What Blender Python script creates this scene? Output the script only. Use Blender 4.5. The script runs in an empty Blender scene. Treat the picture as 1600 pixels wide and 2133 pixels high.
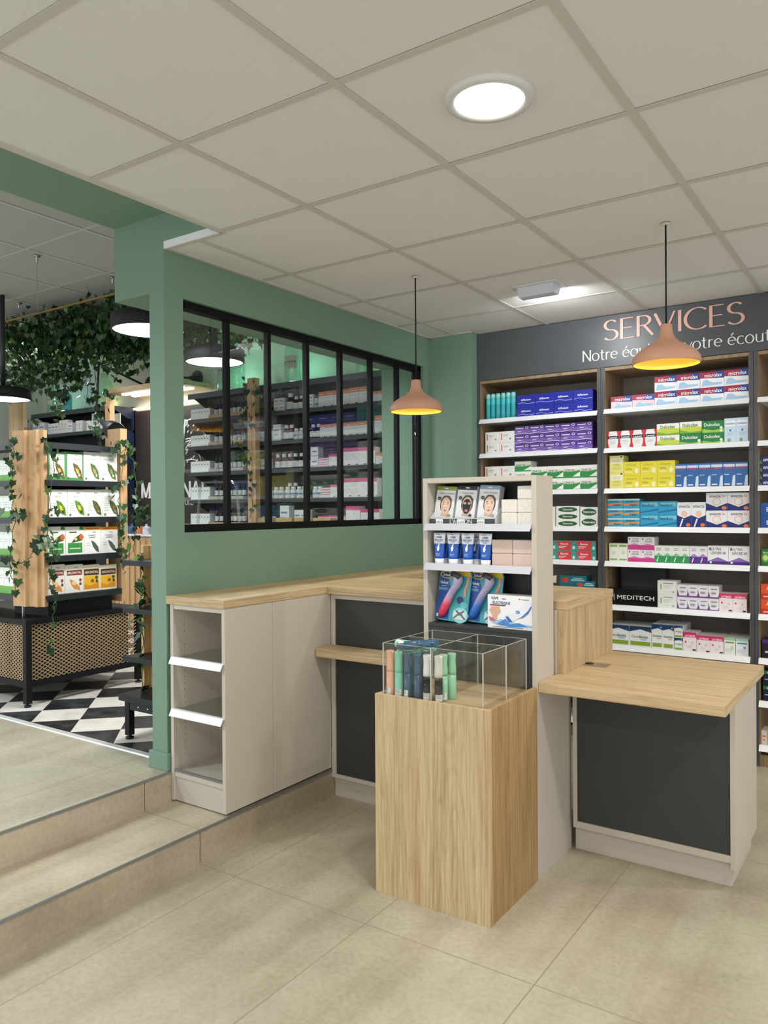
import bpy, bmesh, math, random
from mathutils import Vector, Matrix
random.seed(7)
S = bpy.context.scene
COL = S.collection
PI = math.pi
R = math.radians

# ------------------------------------------------------------------ camera, world, light, exposure
YAW, PITCH, ROLL, FPX, CAMZ = 0.59781, -0.0041257, -0.0067391, 1620.72, 1.377
fw = Vector((-math.sin(YAW)*math.cos(PITCH), math.cos(YAW)*math.cos(PITCH), math.sin(PITCH)))
rt0 = Vector((math.cos(YAW), math.sin(YAW), 0)); up0 = rt0.cross(fw)
rt = math.cos(ROLL)*rt0 + math.sin(ROLL)*up0
up = -math.sin(ROLL)*rt0 + math.cos(ROLL)*up0
CO = Vector((0, 0, CAMZ))
cam_d = bpy.data.cameras.new('camera'); cam = bpy.data.objects.new('camera', cam_d); COL.objects.link(cam)
cam_d.sensor_fit = 'HORIZONTAL'; cam_d.sensor_width = 36; cam_d.lens = 36*FPX/1600
cam_d.clip_start = 0.05
cam.matrix_world = Matrix(((rt.x, up.x, -fw.x, CO.x), (rt.y, up.y, -fw.y, CO.y), (rt.z, up.z, -fw.z, CO.z), (0, 0, 0, 1)))
S.camera = cam
S.view_settings.view_transform = 'Standard'; S.view_settings.look = 'None'
S.view_settings.gamma = 1; S.view_settings.use_curve_mapping = False
S.view_settings.exposure = 0.10
S.cycles.transparent_max_bounces = 32
S.cycles.max_bounces = 8
W = bpy.data.worlds.new('world'); S.world = W; W.use_nodes = True
W.node_tree.nodes['Background'].inputs[0].default_value = (0.94, 0.97, 1.0, 1)
W.node_tree.nodes['Background'].inputs[1].default_value = 1.25

def P(px, py, **k):
    """point on the plane x=, y= or z= seen at a place of the photograph (used to measure positions)"""
    D = fw + rt*((px-800)/FPX) - up*((py-1066.5)/FPX)
    (a, v), = k.items(); i = 'xyz'.index(a)
    t = (v-CO[i])/D[i]
    return CO + D*t

def area(name, loc, size, power, color=(1, .97, .92), rot=(0, 0, 0), shape='DISK', spread=180):
    l = bpy.data.lights.new(name, 'AREA'); l.shape = shape; l.size = size; l.energy = power; l.color = color; l.spread = R(spread)
    o = bpy.data.objects.new(name, l); COL.objects.link(o); o.location = loc; o.rotation_euler = rot
    return o

CEIL = 2.499; CEIL2 = 3.035; Z1 = 0.129; Z2 = 0.258; YF = 4.509
SPOTS = [(-.959, 1.934), (.841, 1.934), (-.959, -.466), (.841, -.466), (.841, 3.734)]
DOWN_W = 13
# ------------------------------------------------------------------ colours and materials
def lin(h):
    h = h.lstrip('#'); c = [int(h[i:i+2], 16)/255 for i in (0, 2, 4)]
    return tuple(x/12.92 if x <= .04045 else ((x+.055)/1.055)**2.4 for x in c) + (1,)
MATS = {}
def newmat(name):
    m = bpy.data.materials.new(name); m.use_nodes = True
    return m, m.node_tree.nodes, m.node_tree.links, m.node_tree.nodes['Principled BSDF']
def pm(h, rough=.45, metal=0, spec=.5):
    key = (h, rough, metal, spec)
    if key in MATS: return MATS[key]
    m, N, L, b = newmat('paint_'+h)
    b.inputs['Base Color'].default_value = lin(h); b.inputs['Roughness'].default_value = rough
    b.inputs['Metallic'].default_value = metal; b.inputs['Specular IOR Level'].default_value = spec
    # faint procedural variation of the surface
    nz = N.new('ShaderNodeTexNoise'); nz.inputs['Scale'].default_value = 40
    mr = N.new('ShaderNodeMapRange'); mr.inputs[3].default_value = max(0, rough-.05); mr.inputs[4].default_value = min(1, rough+.05)
    L.new(nz.outputs[0], mr.inputs[0]); L.new(mr.outputs[0], b.inputs['Roughness'])
    MATS[key] = m; return m
def emat(name, h, strength):
    m, N, L, b = newmat(name)
    b.inputs['Base Color'].default_value = lin(h); b.inputs['Emission Color'].default_value = lin(h)
    b.inputs['Emission Strength'].default_value = strength
    return m
def mapping(N, L, scale, rotv=(0, 0, 0), coord='Object'):
    tc = N.new('ShaderNodeTexCoord'); mp = N.new('ShaderNodeMapping')
    mp.inputs['Scale'].default_value = scale; mp.inputs['Rotation'].default_value = rotv
    L.new(tc.outputs[coord], mp.inputs[0]); return mp.outputs[0]
def ramp(N, L, src, stops):
    r = N.new('ShaderNodeValToRGB'); L.new(src, r.inputs[0])
    while len(r.color_ramp.elements) < len(stops): r.color_ramp.elements.new(.5)
    for e, (p, c) in zip(r.color_ramp.elements, stops): e.position = p; e.color = lin(c)
    return r.outputs[0]
def mixc(N, L, fac, a, b, mode='MIX'):
    x = N.new('ShaderNodeMix'); x.data_type = 'RGBA'; x.blend_type = mode
    for s, v in ((x.inputs[0], fac), (x.inputs[6], a), (x.inputs[7], b)):
        if hasattr(v, 'node'): L.new(v, s)
        elif isinstance(v, (int, float)): s.default_value = v
        else: s.default_value = v
    return x.outputs[2]
def wood(name, axis, light='D0B993', mid='BFA57E', dark='9E825C', rough=.5, k=1.0):
    m, N, L, b = newmat(name)
    def sc(a, c): return tuple(c if 'xyz'[i] == axis else a for i in range(3))
    n1 = N.new('ShaderNodeTexNoise'); n1.inputs['Scale'].default_value = 1; n1.inputs['Detail'].default_value = 3
    L.new(mapping(N, L, sc(11, .9)), n1.inputs[0])
    base = ramp(N, L, n1.outputs[0], [(.32, mid), (.5, light), (.68, mid)])
    n2 = N.new('ShaderNodeTexNoise'); n2.inputs['Scale'].default_value = 1; n2.inputs['Detail'].default_value = 6; n2.inputs['Roughness'].default_value = .75
    L.new(mapping(N, L, sc(120, 3.0)), n2.inputs[0])
    fine = ramp(N, L, n2.outputs[0], [(.36, dark), (.56, 'FFFFFF')])
    c1 = mixc(N, L, .46*k, base, fine, 'MULTIPLY')
    wv = N.new('ShaderNodeTexNoise'); wv.inputs['Scale'].default_value = 1; wv.inputs['Detail'].default_value = 1; wv.inputs['Distortion'].default_value = .6
    L.new(mapping(N, L, sc(9, .7)), wv.inputs[0])
    mt = N.new('ShaderNodeMath'); mt.operation = 'MULTIPLY'; mt.inputs[1].default_value = 95; L.new(wv.outputs[0], mt.inputs[0])
    sn = N.new('ShaderNodeMath'); sn.operation = 'SINE'; L.new(mt.outputs[0], sn.inputs[0])
    rg = ramp(N, L, sn.outputs[0], [(.55, 'FFFFFF'), (1.0, dark)])
    c2 = mixc(N, L, .15*k, c1, rg, 'MULTIPLY')
    L.new(c2, b.inputs['Base Color']); b.inputs['Roughness'].default_value = rough; b.inputs['Specular IOR Level'].default_value = .35
    bp_ = N.new('ShaderNodeBump'); bp_.inputs['Strength'].default_value = .08; bp_.inputs['Distance'].default_value = .002
    L.new(n2.outputs[0], bp_.inputs['Height']); L.new(bp_.outputs[0], b.inputs['Normal'])
    return m
def stone(name, ox, oy, sx, sy, c1='B7AE99', c2='A59C87', c3='C3BBA7', grout='968D78', vertical=False, gw=.0021):
    m, N, L, b = newmat(name)
    vec = mapping(N, L, (1, 1, 1))
    n1 = N.new('ShaderNodeTexNoise'); n1.inputs['Scale'].default_value = 1.5; n1.inputs['Detail'].default_value = 9; n1.inputs['Roughness'].default_value = .62
    L.new(vec, n1.inputs[0])
    n2 = N.new('ShaderNodeTexNoise'); n2.inputs['Scale'].default_value = 55; n2.inputs['Detail'].default_value = 4; L.new(vec, n2.inputs[0])
    base = ramp(N, L, n1.outputs[0], [(.34, c2), (.52, c1), (.68, c3)])
    sp = ramp(N, L, n2.outputs[0], [(.35, 'E4E0D8'), (.6, 'FFFFFF')])
    c = mixc(N, L, .45, base, sp, 'MULTIPLY')
    n3 = N.new('ShaderNodeTexNoise'); n3.inputs['Scale'].default_value = 1; n3.inputs['Detail'].default_value = 3
    L.new(mapping(N, L, (7, .8, 7)), n3.inputs[0])
    st = ramp(N, L, n3.outputs[0], [(.35, 'DAD4C8'), (.55, 'FFFFFF')])
    c = mixc(N, L, .45, c, st, 'MULTIPLY')
    sep = N.new('ShaderNodeSeparateXYZ'); L.new(vec, sep.inputs[0])
    masks = []
    for k, (o_, s_) in enumerate(((ox, sx), (oy, sy))):
        if s_ is None: continue
        def M(op, a, bb=None):
            x = N.new('ShaderNodeMath'); x.operation = op
            if hasattr(a, 'node'): L.new(a, x.inputs[0])
            else: x.inputs[0].default_value = a
            if bb is not None: x.inputs[1].default_value = bb
            return x.outputs[0]
        v = M('SUBTRACT', sep.outputs[k], o_ - 50*s_); v = M('DIVIDE', v, s_); v = M('FRACT', v); v = M('SUBTRACT', v, .5)
        v = M('ABSOLUTE', v); v = M('GREATER_THAN', v, .5-gw/s_); masks.append(v)
    if masks:
        g = masks[0]
        if len(masks) > 1:
            x = N.new('ShaderNodeMath'); x.operation = 'MAXIMUM'; L.new(masks[0], x.inputs[0]); L.new(masks[1], x.inputs[1]); g = x.outputs[0]
        c = mixc(N, L, g, c, lin(grout))
    L.new(c, b.inputs['Base Color']); b.inputs['Roughness'].default_value = .55; b.inputs['Specular IOR Level'].default_value = .3
    bp_ = N.new('ShaderNodeBump'); bp_.inputs['Strength'].default_value = .06; bp_.inputs['Distance'].default_value = .003
    L.new(n2.outputs[0], bp_.inputs['Height']); L.new(bp_.outputs[0], b.inputs['Normal'])
    return m
def checker(name, ox, oy, s):
    m, N, L, b = newmat(name)
    tc = N.new('ShaderNodeTexCoord')
    mp = N.new('ShaderNodeMapping'); mp.vector_type = 'TEXTURE'
    mp.inputs['Location'].default_value = (ox, oy, -10.01*s); mp.inputs['Rotation'].default_value = (0, 0, R(45)); mp.inputs['Scale'].default_value = (s, s, s)
    L.new(tc.outputs['Object'], mp.inputs[0])
    ck = N.new('ShaderNodeTexChecker'); ck.inputs['Scale'].default_value = 1; L.new(mp.outputs[0], ck.inputs[0])
    n = N.new('ShaderNodeTexNoise'); n.inputs['Scale'].default_value = 9; n.inputs['Detail'].default_value = 8; L.new(tc.outputs['Object'], n.inputs[0])
    dk = ramp(N, L, n.outputs[0], [(.4, '17191B'), (.62, '3A3D3F')])
    lt = ramp(N, L, n.outputs[0], [(.3, 'C9C0B6'), (.6, 'DDD5CB')])
    L.new(mixc(N, L, ck.outputs[1], lt, dk), b.inputs['Base Color']); b.inputs['Roughness'].default_value = .45
    return m
def plaster(name, h, rough=.6, bump=.05, scale=300, spec=.4):
    m, N, L, b = newmat(name)
    b.inputs['Base Color'].default_value = lin(h); b.inputs['Roughness'].default_value = rough; b.inputs['Specular IOR Level'].default_value = spec
    n = N.new('ShaderNodeTexNoise'); n.inputs['Scale'].default_value = scale; n.inputs['Detail'].default_value = 3
    L.new(mapping(N, L, (1, 1, 1)), n.inputs[0])
    bp_ = N.new('ShaderNodeBump'); bp_.inputs['Strength'].default_value = bump; bp_.inputs['Distance'].default_value = .002
    L.new(n.outputs[0], bp_.inputs['Height']); L.new(bp_.outputs[0], b.inputs['Normal'])
    return m
def glassy(name, tint, f0=.04, edge=None):
    m, N, L, b = newmat(name); N.remove(b)
    out = N['Material Output']
    g = N.new('ShaderNodeNewGeometry'); dt = N.new('ShaderNodeVectorMath'); dt.operation = 'DOT_PRODUCT'
    L.new(g.outputs['Incoming'], dt.inputs[0]); L.new(g.outputs['Normal'], dt.inputs[1])
    def M(op, a, bb=None):
        x = N.new('ShaderNodeMath'); x.operation = op
        for i, v in enumerate((a, bb)):
            if v is None: continue
            if hasattr(v, 'node'): L.new(v, x.inputs[i])
            else: x.inputs[i].default_value = v
        return x.outputs[0]
    a = M('ABSOLUTE', dt.outputs['Value']); a = M('SUBTRACT', 1, a); a = M('POWER', a, 5); a = M('MULTIPLY', a, 1-f0); a = M('ADD', a, f0)
    t = N.new('ShaderNodeBsdfTransparent'); t.inputs[0].default_value = tint+(1,) if len(tint) == 3 else tint
    gl = N.new('ShaderNodeBsdfGlossy'); gl.inputs['Roughness'].default_value = .02
    mx = N.new('ShaderNodeMixShader'); L.new(a, mx.inputs[0]); L.new(t.outputs[0], mx.inputs[1]); L.new(gl.outputs[0], mx.inputs[2])
    L.new(mx.outputs[0], out.inputs[0])
    return m

GREEN = plaster('green_wall_paint', '74927E', .5, .06)
TEAL = GREEN
WHITEW = plaster('off_white_wall_paint', 'C3C4BC', .7)
TILE = plaster('ceiling_tile', 'DEDDDA', .9, .5, 420, .1)
TBAR = plaster('ceiling_bar_paint', 'C4C1B8', .6, .02)
TILE2 = plaster('grey_ceiling_tile', 'B9BAB6', .9, .4, 420, .1)
TRIMW = pm('E6E8EA', .4)
BEIGE = plaster('beige_laminate', 'C4BCAF', .45, .03, 500)
BEIGE_IN = BEIGE
CHAR = plaster('charcoal_laminate', '3A3B3A', .5, .03, 500)
ANTH = plaster('anthracite_laminate', '4D5154', .38, .04, 400)
BACKP = plaster('taupe_back_panel', '958C84', .5, .03, 300)
WOODX = wood('oak_laminate_x', 'x'); WOODY = wood('oak_laminate_y', 'y'); WOODZ = wood('oak_laminate_z', 'z')
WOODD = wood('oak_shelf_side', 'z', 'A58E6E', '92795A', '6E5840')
PINE = wood('warm_timber', 'z', 'D3AC80', 'CB9F70', 'A98058', .5, .35)
BLACK = pm('101214', .5, 0, .3); BLACKM = pm('1C2226', .45, 0, .4); FRAME = pm('090A0A', .6, 0, .2)
WHITE = pm('E9EAEC', .35); RAIL = pm('F1F2F5', .3)
STEEL = pm('B9BABC', .25, 1); NOSE = pm('8F9291', .35, .6)
GLASS = glassy('window_glass', (.93, .96, .94), .06)
SHELFGLASS = glassy('shelf_glass', (.95, .97, .955), .07)
ACRYL = glassy('clear_acrylic', (.985, .985, .98), .045)
ACRYL_EDGE = pm('C9C7BE', .3)  # opaque pale colour standing in for light caught by acrylic edges
GREENGL = glassy('green_bottle_glass', (.78, .95, .88), .07)
BLUEGL = glassy('blue_bottle_glass', (.35, .62, .72), .06)
CLEARB = glassy('clear_bottle_plastic', (.62, .66, .66), .05)
FLOOR = stone('floor_stone_tiles', -1.51, 2.09, .6, 1.2)
LANDM = stone('landing_stone_tiles', -2.9, 2.1, .6, 1.2, 'ABA491', '9A9381', 'B5AE9C')
STEPM = stone('step_stone_tiles', None, 2.1, None, 1.2, 'BDB29C', 'ABA18C', 'CABFAA')
RISEM = stone('riser_stone_tiles', None, 2.098, None, 1.2, 'B8AC97', 'A69A86', 'C4B8A3', '6F6655')
CHECK = checker('checker_tiles', -4.048, 2.523, .2447)
TERRA = plaster('turned_wood_shade', 'B98B72', .6, .1, 60)
INSIDE = pm('F4D060', .4)
LEAF1 = pm('2F5226', .45); LEAF2 = pm('1F3B1E', .45); LEAF3 = pm('52752F', .5); STEM = pm('3A4A22', .6)
LAMPW = emat('lamp_diffuser', 'FFFFFF', 6); LEDW = emat('led_strip', 'F4F8FF', 8)
BULB = emat('warm_bulb', 'FFE2A0', 10)

# ------------------------------------------------------------------ mesh builder
class MB:
    def __init__(s): s.bm = bmesh.new(); s.mats = []
    def mi(s, m):
        if m not in s.mats: s.mats.append(m)
        return s.mats.index(m)
    def face(s, pts, m, smooth=False):
        vs = [s.bm.verts.new(p) for p in pts]
        try: f = s.bm.faces.new(vs)
        except ValueError: return None
        f.material_index = s.mi(m); f.smooth = smooth; return f
    def box(s, x0, x1, y0, y1, z0, z1, m, mx=None, bev=0):
        x0, x1 = min(x0, x1), max(x0, x1); y0, y1 = min(y0, y1), max(y0, y1); z0, z1 = min(z0, z1), max(z0, z1)
        v = [s.bm.verts.new((x, y, z)) for x in (x0, x1) for y in (y0, y1) for z in (z0, z1)]
        if mx is not None:
            for a in v: a.co = mx @ a.co
        i = s.mi(m); fs = []
        for q in ((0, 1, 3, 2), (4, 6, 7, 5), (0, 4, 5, 1), (2, 3, 7, 6), (0, 2, 6, 4), (1, 5, 7, 3)):
            f = s.bm.faces.new([v[k] for k in q]); f.material_index = i; fs.append(f)
        if bev:
            es = list({e for f in fs for e in f.edges})
            bmesh.ops.bevel(s.bm, geom=es, offset=bev, segments=2, profile=.5, affect='EDGES')
        return s
    def lathe(s, prof, m, c=(0, 0, 0), n=32, mx=None, smooth=True, caps=True, ms=None):
        rings = []
        for r, z in prof:
            ring = []
            for k in range(n):
                a = 2*PI*k/n; p = Vector((c[0]+r*math.cos(a), c[1]+r*math.sin(a), c[2]+z))
                ring.append(s.bm.verts.new(mx @ p if mx is not None else p))
            rings.append(ring)
        for j in range(len(prof)-1):
            i = s.mi(ms[j] if ms else m)
            for k in range(n):
                f = s.bm.faces.new((rings[j][k], rings[j][(k+1) % n], rings[j+1][(k+1) % n], rings[j+1][k])); f.material_index = i; f.smooth = smooth
        if caps:
            for ring, q in ((rings[0], 0), (rings[-1], -1)):
                if prof[q][0] > 1e-5:
                    f = s.bm.faces.new(ring if q else ring[::-1]); f.material_index = s.mi(ms[q] if ms else m)
        return s
    def tube(s, pts, r, m, n=8, closed=False):
        pts = [Vector(p) for p in pts]; rings = []; N_ = len(pts)
        rr = r if isinstance(r, (list, tuple)) else [r]*N_
        for i, p in enumerate(pts):
            a = pts[(i-1) % N_] if closed or i else p; b = pts[(i+1) % N_] if closed or i < N_-1 else p
            t = (b-a).normalized(); ref = Vector((0, 0, 1)) if abs(t.z) < .9 else Vector((1, 0, 0))
            u = t.cross(ref).normalized() if i == 0 else (u0-t*u0.dot(t)).normalized()
            u0 = u; w = t.cross(u)
            rings.append([s.bm.verts.new(p+rr[i]*(math.cos(2*PI*k/n)*u+math.sin(2*PI*k/n)*w)) for k in range(n)])
        i_ = s.mi(m)
        for j in range(N_ if closed else N_-1):
            A, B = rings[j], rings[(j+1) % N_]
            for k in range(n):
                f = s.bm.faces.new((A[k], A[(k+1) % n], B[(k+1) % n], B[k])); f.material_index = i_; f.smooth = True
        if not closed:
            for q in (rings[0][::-1], rings[-1]):
                f = s.bm.faces.new(q); f.material_index = i_
        return s
    def prism(s, poly, axis, a0, a1, m):
        """polygon (two other axes in xyz order) extruded along axis"""
        def mk(u, v, w): return {'x': (w, u, v), 'y': (u, w, v), 'z': (u, v, w)}[axis]
        A = [s.bm.verts.new(mk(u, v, a0)) for u, v in poly]; B = [s.bm.verts.new(mk(u, v, a1)) for u, v in poly]
        i = s.mi(m); n = len(poly)
        for q in (A, B[::-1]):
            f = s.bm.faces.new(q); f.material_index = i
        for k in range(n):
            f = s.bm.faces.new((A[k], B[k], B[(k+1) % n], A[(k+1) % n])); f.material_index = i
        return s
    def mesh(s, name, off=(0, 0, 0)):
        if any(off): bmesh.ops.translate(s.bm, verts=s.bm.verts, vec=-Vector(off))
        bmesh.ops.recalc_face_normals(s.bm, faces=s.bm.faces)
        me = bpy.data.meshes.new(name); s.bm.to_mesh(me); s.bm.free()
        for m in s.mats: me.materials.append(m)
        return me
    def build(s, name, parent=None, off=None, loc=None):
        """vertices given in world space; origin moved to the parent's (or loc)"""
        o0 = Vector(parent['_o']) if parent is not None and '_o' in parent else Vector((0, 0, 0))
        if loc is not None: o0 = Vector(loc)
        me = s.mesh(name, o0)
        o = bpy.data.objects.new(name, me); COL.objects.link(o)
        if parent is not None: o.parent = parent; o['_o'] = list(o0)
        elif loc is not None: o.location = loc; o['_o'] = list(o0)
        return o
def tag(o, label=None, cat=None, group=None, kind=None):
    if label:
        assert 4 <= len(label.split()) <= 16, label
        o['label'] = label
    if cat: o['category'] = cat
    if group: o['group'] = group
    if kind: o['kind'] = kind
    return o
def thing(name, label, cat, loc, group=None):
    o = bpy.data.objects.new(name, None); COL.objects.link(o); o.location = loc; o['_o'] = list(loc); o.empty_display_size = .05
    return tag(o, label, cat, group)
def struct(name, mb, parent=None):
    o = mb.build(name, parent); o['kind'] = 'structure'; return o
def inst(me, name, loc, rz=0, parent=None):
    o = bpy.data.objects.new(name, me); COL.objects.link(o); o.location = loc; o.rotation_euler = (0, 0, rz)
    if parent is not None: o.parent = parent
    return o
def dup(root, loc, rot=None, label=None, group=None):
    def cp(o, par):
        c = o.copy(); COL.objects.link(c); c.parent = par
        for ch in kids.get(o, []): cp(ch, c)
        return c
    kids = {}
    for o in root.children_recursive: kids.setdefault(o.parent, []).append(o)
    r = cp(root, None); r.location = loc
    if rot is not None: r.rotation_euler = rot
    if label: tag(r, label)
    if group: r['group'] = group
    return r

# ------------------------------------------------------------------ lettering
TXT = {}
def text_polys(s, bold=0.0):
    key = (s, bold)
    if key in TXT: return TXT[key]
    cu = bpy.data.curves.new('t', 'FONT'); cu.body = s; cu.resolution_u = 2; cu.offset = bold
    o = bpy.data.objects.new('t', cu); COL.objects.link(o)
    bpy.context.view_layer.update()
    me = bpy.data.meshes.new_from_object(o.evaluated_get(bpy.context.evaluated_depsgraph_get()))
    V = [(v.co.x, v.co.y) for v in me.vertices]; F = [list(p.vertices) for p in me.polygons]
    bpy.data.objects.remove(o); bpy.data.curves.remove(cu); bpy.data.meshes.remove(me)
    if V:
        x0 = min(v[0] for v in V); x1 = max(v[0] for v in V)
        V = [(v[0]-x0, v[1]) for v in V]; w = x1-x0
    else: w = 1
    TXT[key] = (V, F, w); return TXT[key]
def arc(cx, cy, rx, ry, a0, a1, n=14):
    return [(cx+rx*math.cos(R(a0+(a1-a0)*i/n)), cy+ry*math.sin(R(a0+(a1-a0)*i/n))) for i in range(n+1)]
GL = {
 'S': (.56, [arc(.28, .745, .21, .235, 35, 265) + arc(.27, .26, .235, .25, 85, -150)]),
 'E': (.58, [[(.1, 0), (.1, 1)], [(.1, .98), (.5, .98)], [(.1, .52), (.46, .52)], [(.1, .02), (.53, .02)]]),
 'R': (.64, [[(.1, 0), (.1, 1)], [(.1, .98), (.28, .98)] + arc(.28, .75, .22, .23, 90, -90) + [(.1, .52)], [(.3, .52), (.6, 0)]]),
 'V': (.72, [[(.03, 1), (.36, 0)], [(.36, 0), (.68, 1)]]),
 'I': (.26, [[(.13, 0), (.13, 1)]]),
 'C': (.76, [arc(.45, .5, .4, .5, 48, 312, 24)]),
 'N': (.78, [[(.1, 0), (.1, 1)], [(.1, 1), (.66, 0)], [(.66, 0), (.66, 1)]]),
 'o': (.62, [arc(.3, .33, .25, .33, 0, 360, 24)]),
 't': (.4, [[(.17, .9), (.17, .15)] + arc(.29, .15, .12, .14, 180, 300, 6), [(.02, .65), (.36, .65)]]),
 'r': (.42, [[(.12, 0), (.12, .66)], arc(.3, .42, .18, .22, 165, 60, 8)]),
 'e': (.6, [[(.07, .36), (.52, .36)] + arc(.3, .34, .235, .31, 5, 310, 22)]),
 'é': (.6, [[(.07, .36), (.52, .36)] + arc(.3, .34, .235, .31, 5, 310, 22), [(.26, .78), (.4, .98)]]),
 'q': (.64, [arc(.3, .33, .24, .32, 0, 360, 22), [(.55, .66), (.55, -.32)]]),
 'u': (.62, [[(.1, .66), (.1, .25)] + arc(.3, .25, .2, .24, 180, 360, 12) + [(.5, .66)], [(.5, .3), (.5, 0)]]),
 'i': (.24, [[(.12, 0), (.12, .66)], [(.12, .84), (.12, .94)]]),
 'p': (.64, [arc(.34, .33, .24, .32, 0, 360, 22), [(.1, .66), (.1, -.32)]]),
 'v': (.54, [[(.02, .66), (.27, 0)], [(.27, 0), (.52, .66)]]),
 'c': (.54, [arc(.3, .33, .24, .32, 48, 312, 18)]),
 'à': (.56, [arc(.26, .22, .19, .21, 0, 360, 16), [(.47, 0), (.47, .45)] + arc(.29, .45, .18, .2, 0, 150, 8), [(.2, .98), (.33, .78)]]),
 'M': (.95, [[(.13, 0), (.13, 1)], [(.13, 1), (.46, .05)], [(.46, .05), (.8, 1)], [(.8, 1), (.8, 0)], [(.02, .02), (.25, .02)], [(.66, .02), (.92, .02)], [(.02, .98), (.15, .98)], [(.78, .98), (.92, .98)]]),
 'A': (.78, [[(.06, 0), (.38, 1)], [(.38, 1), (.7, 0)], [(.18, .35), (.58, .35)], [(0, .02), (.16, .02)], [(.58, .02), (.8, .02)]]),
 'L': (.6, [[(.14, 0), (.14, 1)], [(.14, .02), (.55, .02)], [(.55, .02), (.55, .2)], [(.04, .98), (.25, .98)]]),
 'D': (.78, [[(.14, 0), (.14, 1)], [(.14, .98), (.3, .98)] + arc(.3, .5, .36, .48, 90, -90, 18) + [(.14, .02)]]),
 ' ': (.3, []),
}
GL['ê'] = (.6, GL['e'][1] + [[(.16, .78), (.3, .95)], [(.3, .95), (.44, .78)]])
def nib(mb, s, x, z, h, y, mat, thick=.13, thin=.055, th=.004, width=None, spc=0.0, end=None):
    """lettering with thick uprights and thin crossbars, standing on a wall that faces -y"""
    tot = sum(GL[c][0]+spc for c in s)
    sx = h if width is None else width/tot
    cx = x; k_ = 0
    for c in s:
        adv, strokes = GL[c]
        for st in strokes:
            L_ = []; R_ = []
            for i, p in enumerate(st):
                a = st[max(0, i-1)]; b = st[min(len(st)-1, i+1)]
                d = Vector((b[0]-a[0], b[1]-a[1])); d.normalize()
                t = (thin+(thick-thin)*abs(d.y)**1.6)/2
                if c in 'VvA' and st is strokes[1]: t *= .6
                nrm = Vector((-d.y, d.x))*t
                L_.append((p[0]+nrm.x, p[1]+nrm.y)); R_.append((p[0]-nrm.x, p[1]-nrm.y))
            k_ += 1; yy = y - .0002*(k_ % 4)
            for i in range(len(st)-1):
                q = [L_[i], L_[i+1], R_[i+1], R_[i]]
                f = [(cx+u*sx, yy-th, z+v*h) for u, v in q]
                mb.face(f, mat)
            for E_ in (L_, R_):
                for i in range(len(st)-1):
                    a, b = E_[i], E_[i+1]
                    mb.face([(cx+a[0]*sx, yy-th, z+a[1]*h), (cx+b[0]*sx, yy-th, z+b[1]*h), (cx+b[0]*sx, y, z+b[1]*h), (cx+a[0]*sx, y, z+a[1]*h)], mat)
        cx += (adv+spc)*sx
    return cx

# ------------------------------------------------------------------ printed faces
def draw(mb, els, fn, w, h, base=0):
    """els in 0..1 face fractions, fn(u, v, lift) -> 3d point; each element lies a hair above the last"""
    k = base
    for e in els:
        k += 1; l = .00018*k
        if e[0] == 'r':
            _, x0, y0, x1, y1, c = e; mb.face([fn(x0*w, y0*h, l), fn(x1*w, y0*h, l), fn(x1*w, y1*h, l), fn(x0*w, y1*h, l)], pm(c))
        elif e[0] == 'p': mb.face([fn(x*w, y*h, l) for x, y in e[1]], pm(e[2]))
        elif e[0] == 'e':
            _, cx, cy, rx, ry, c = e
            mb.face([fn((cx+rx*math.cos(2*PI*i/20))*w, (cy+ry*math.sin(2*PI*i/20))*h, l) for i in range(20)], pm(c))
        elif e[0] == 't':
            _, s, cx, cy, th, c, mw = e[:7]; bold = e[7] if len(e) > 7 else .012
            V, F, tw = text_polys(s, bold)
            sy = th*h/.7; sx = min(sy*.95, mw*w/tw)
            x0 = cx*w-tw*sx/2; y0 = cy*h-.35*sy
            for f in F: mb.face([fn(x0+V[i][0]*sx, y0+V[i][1]*sy, l) for i in f], pm(c))
def lines(x0, x1, ys, c='9AA0A4', t=.012):
    return [('r', x0, y-t/2, x1-.04*(i % 3), y+t/2, c) for i, y in enumerate(ys)]
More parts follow.
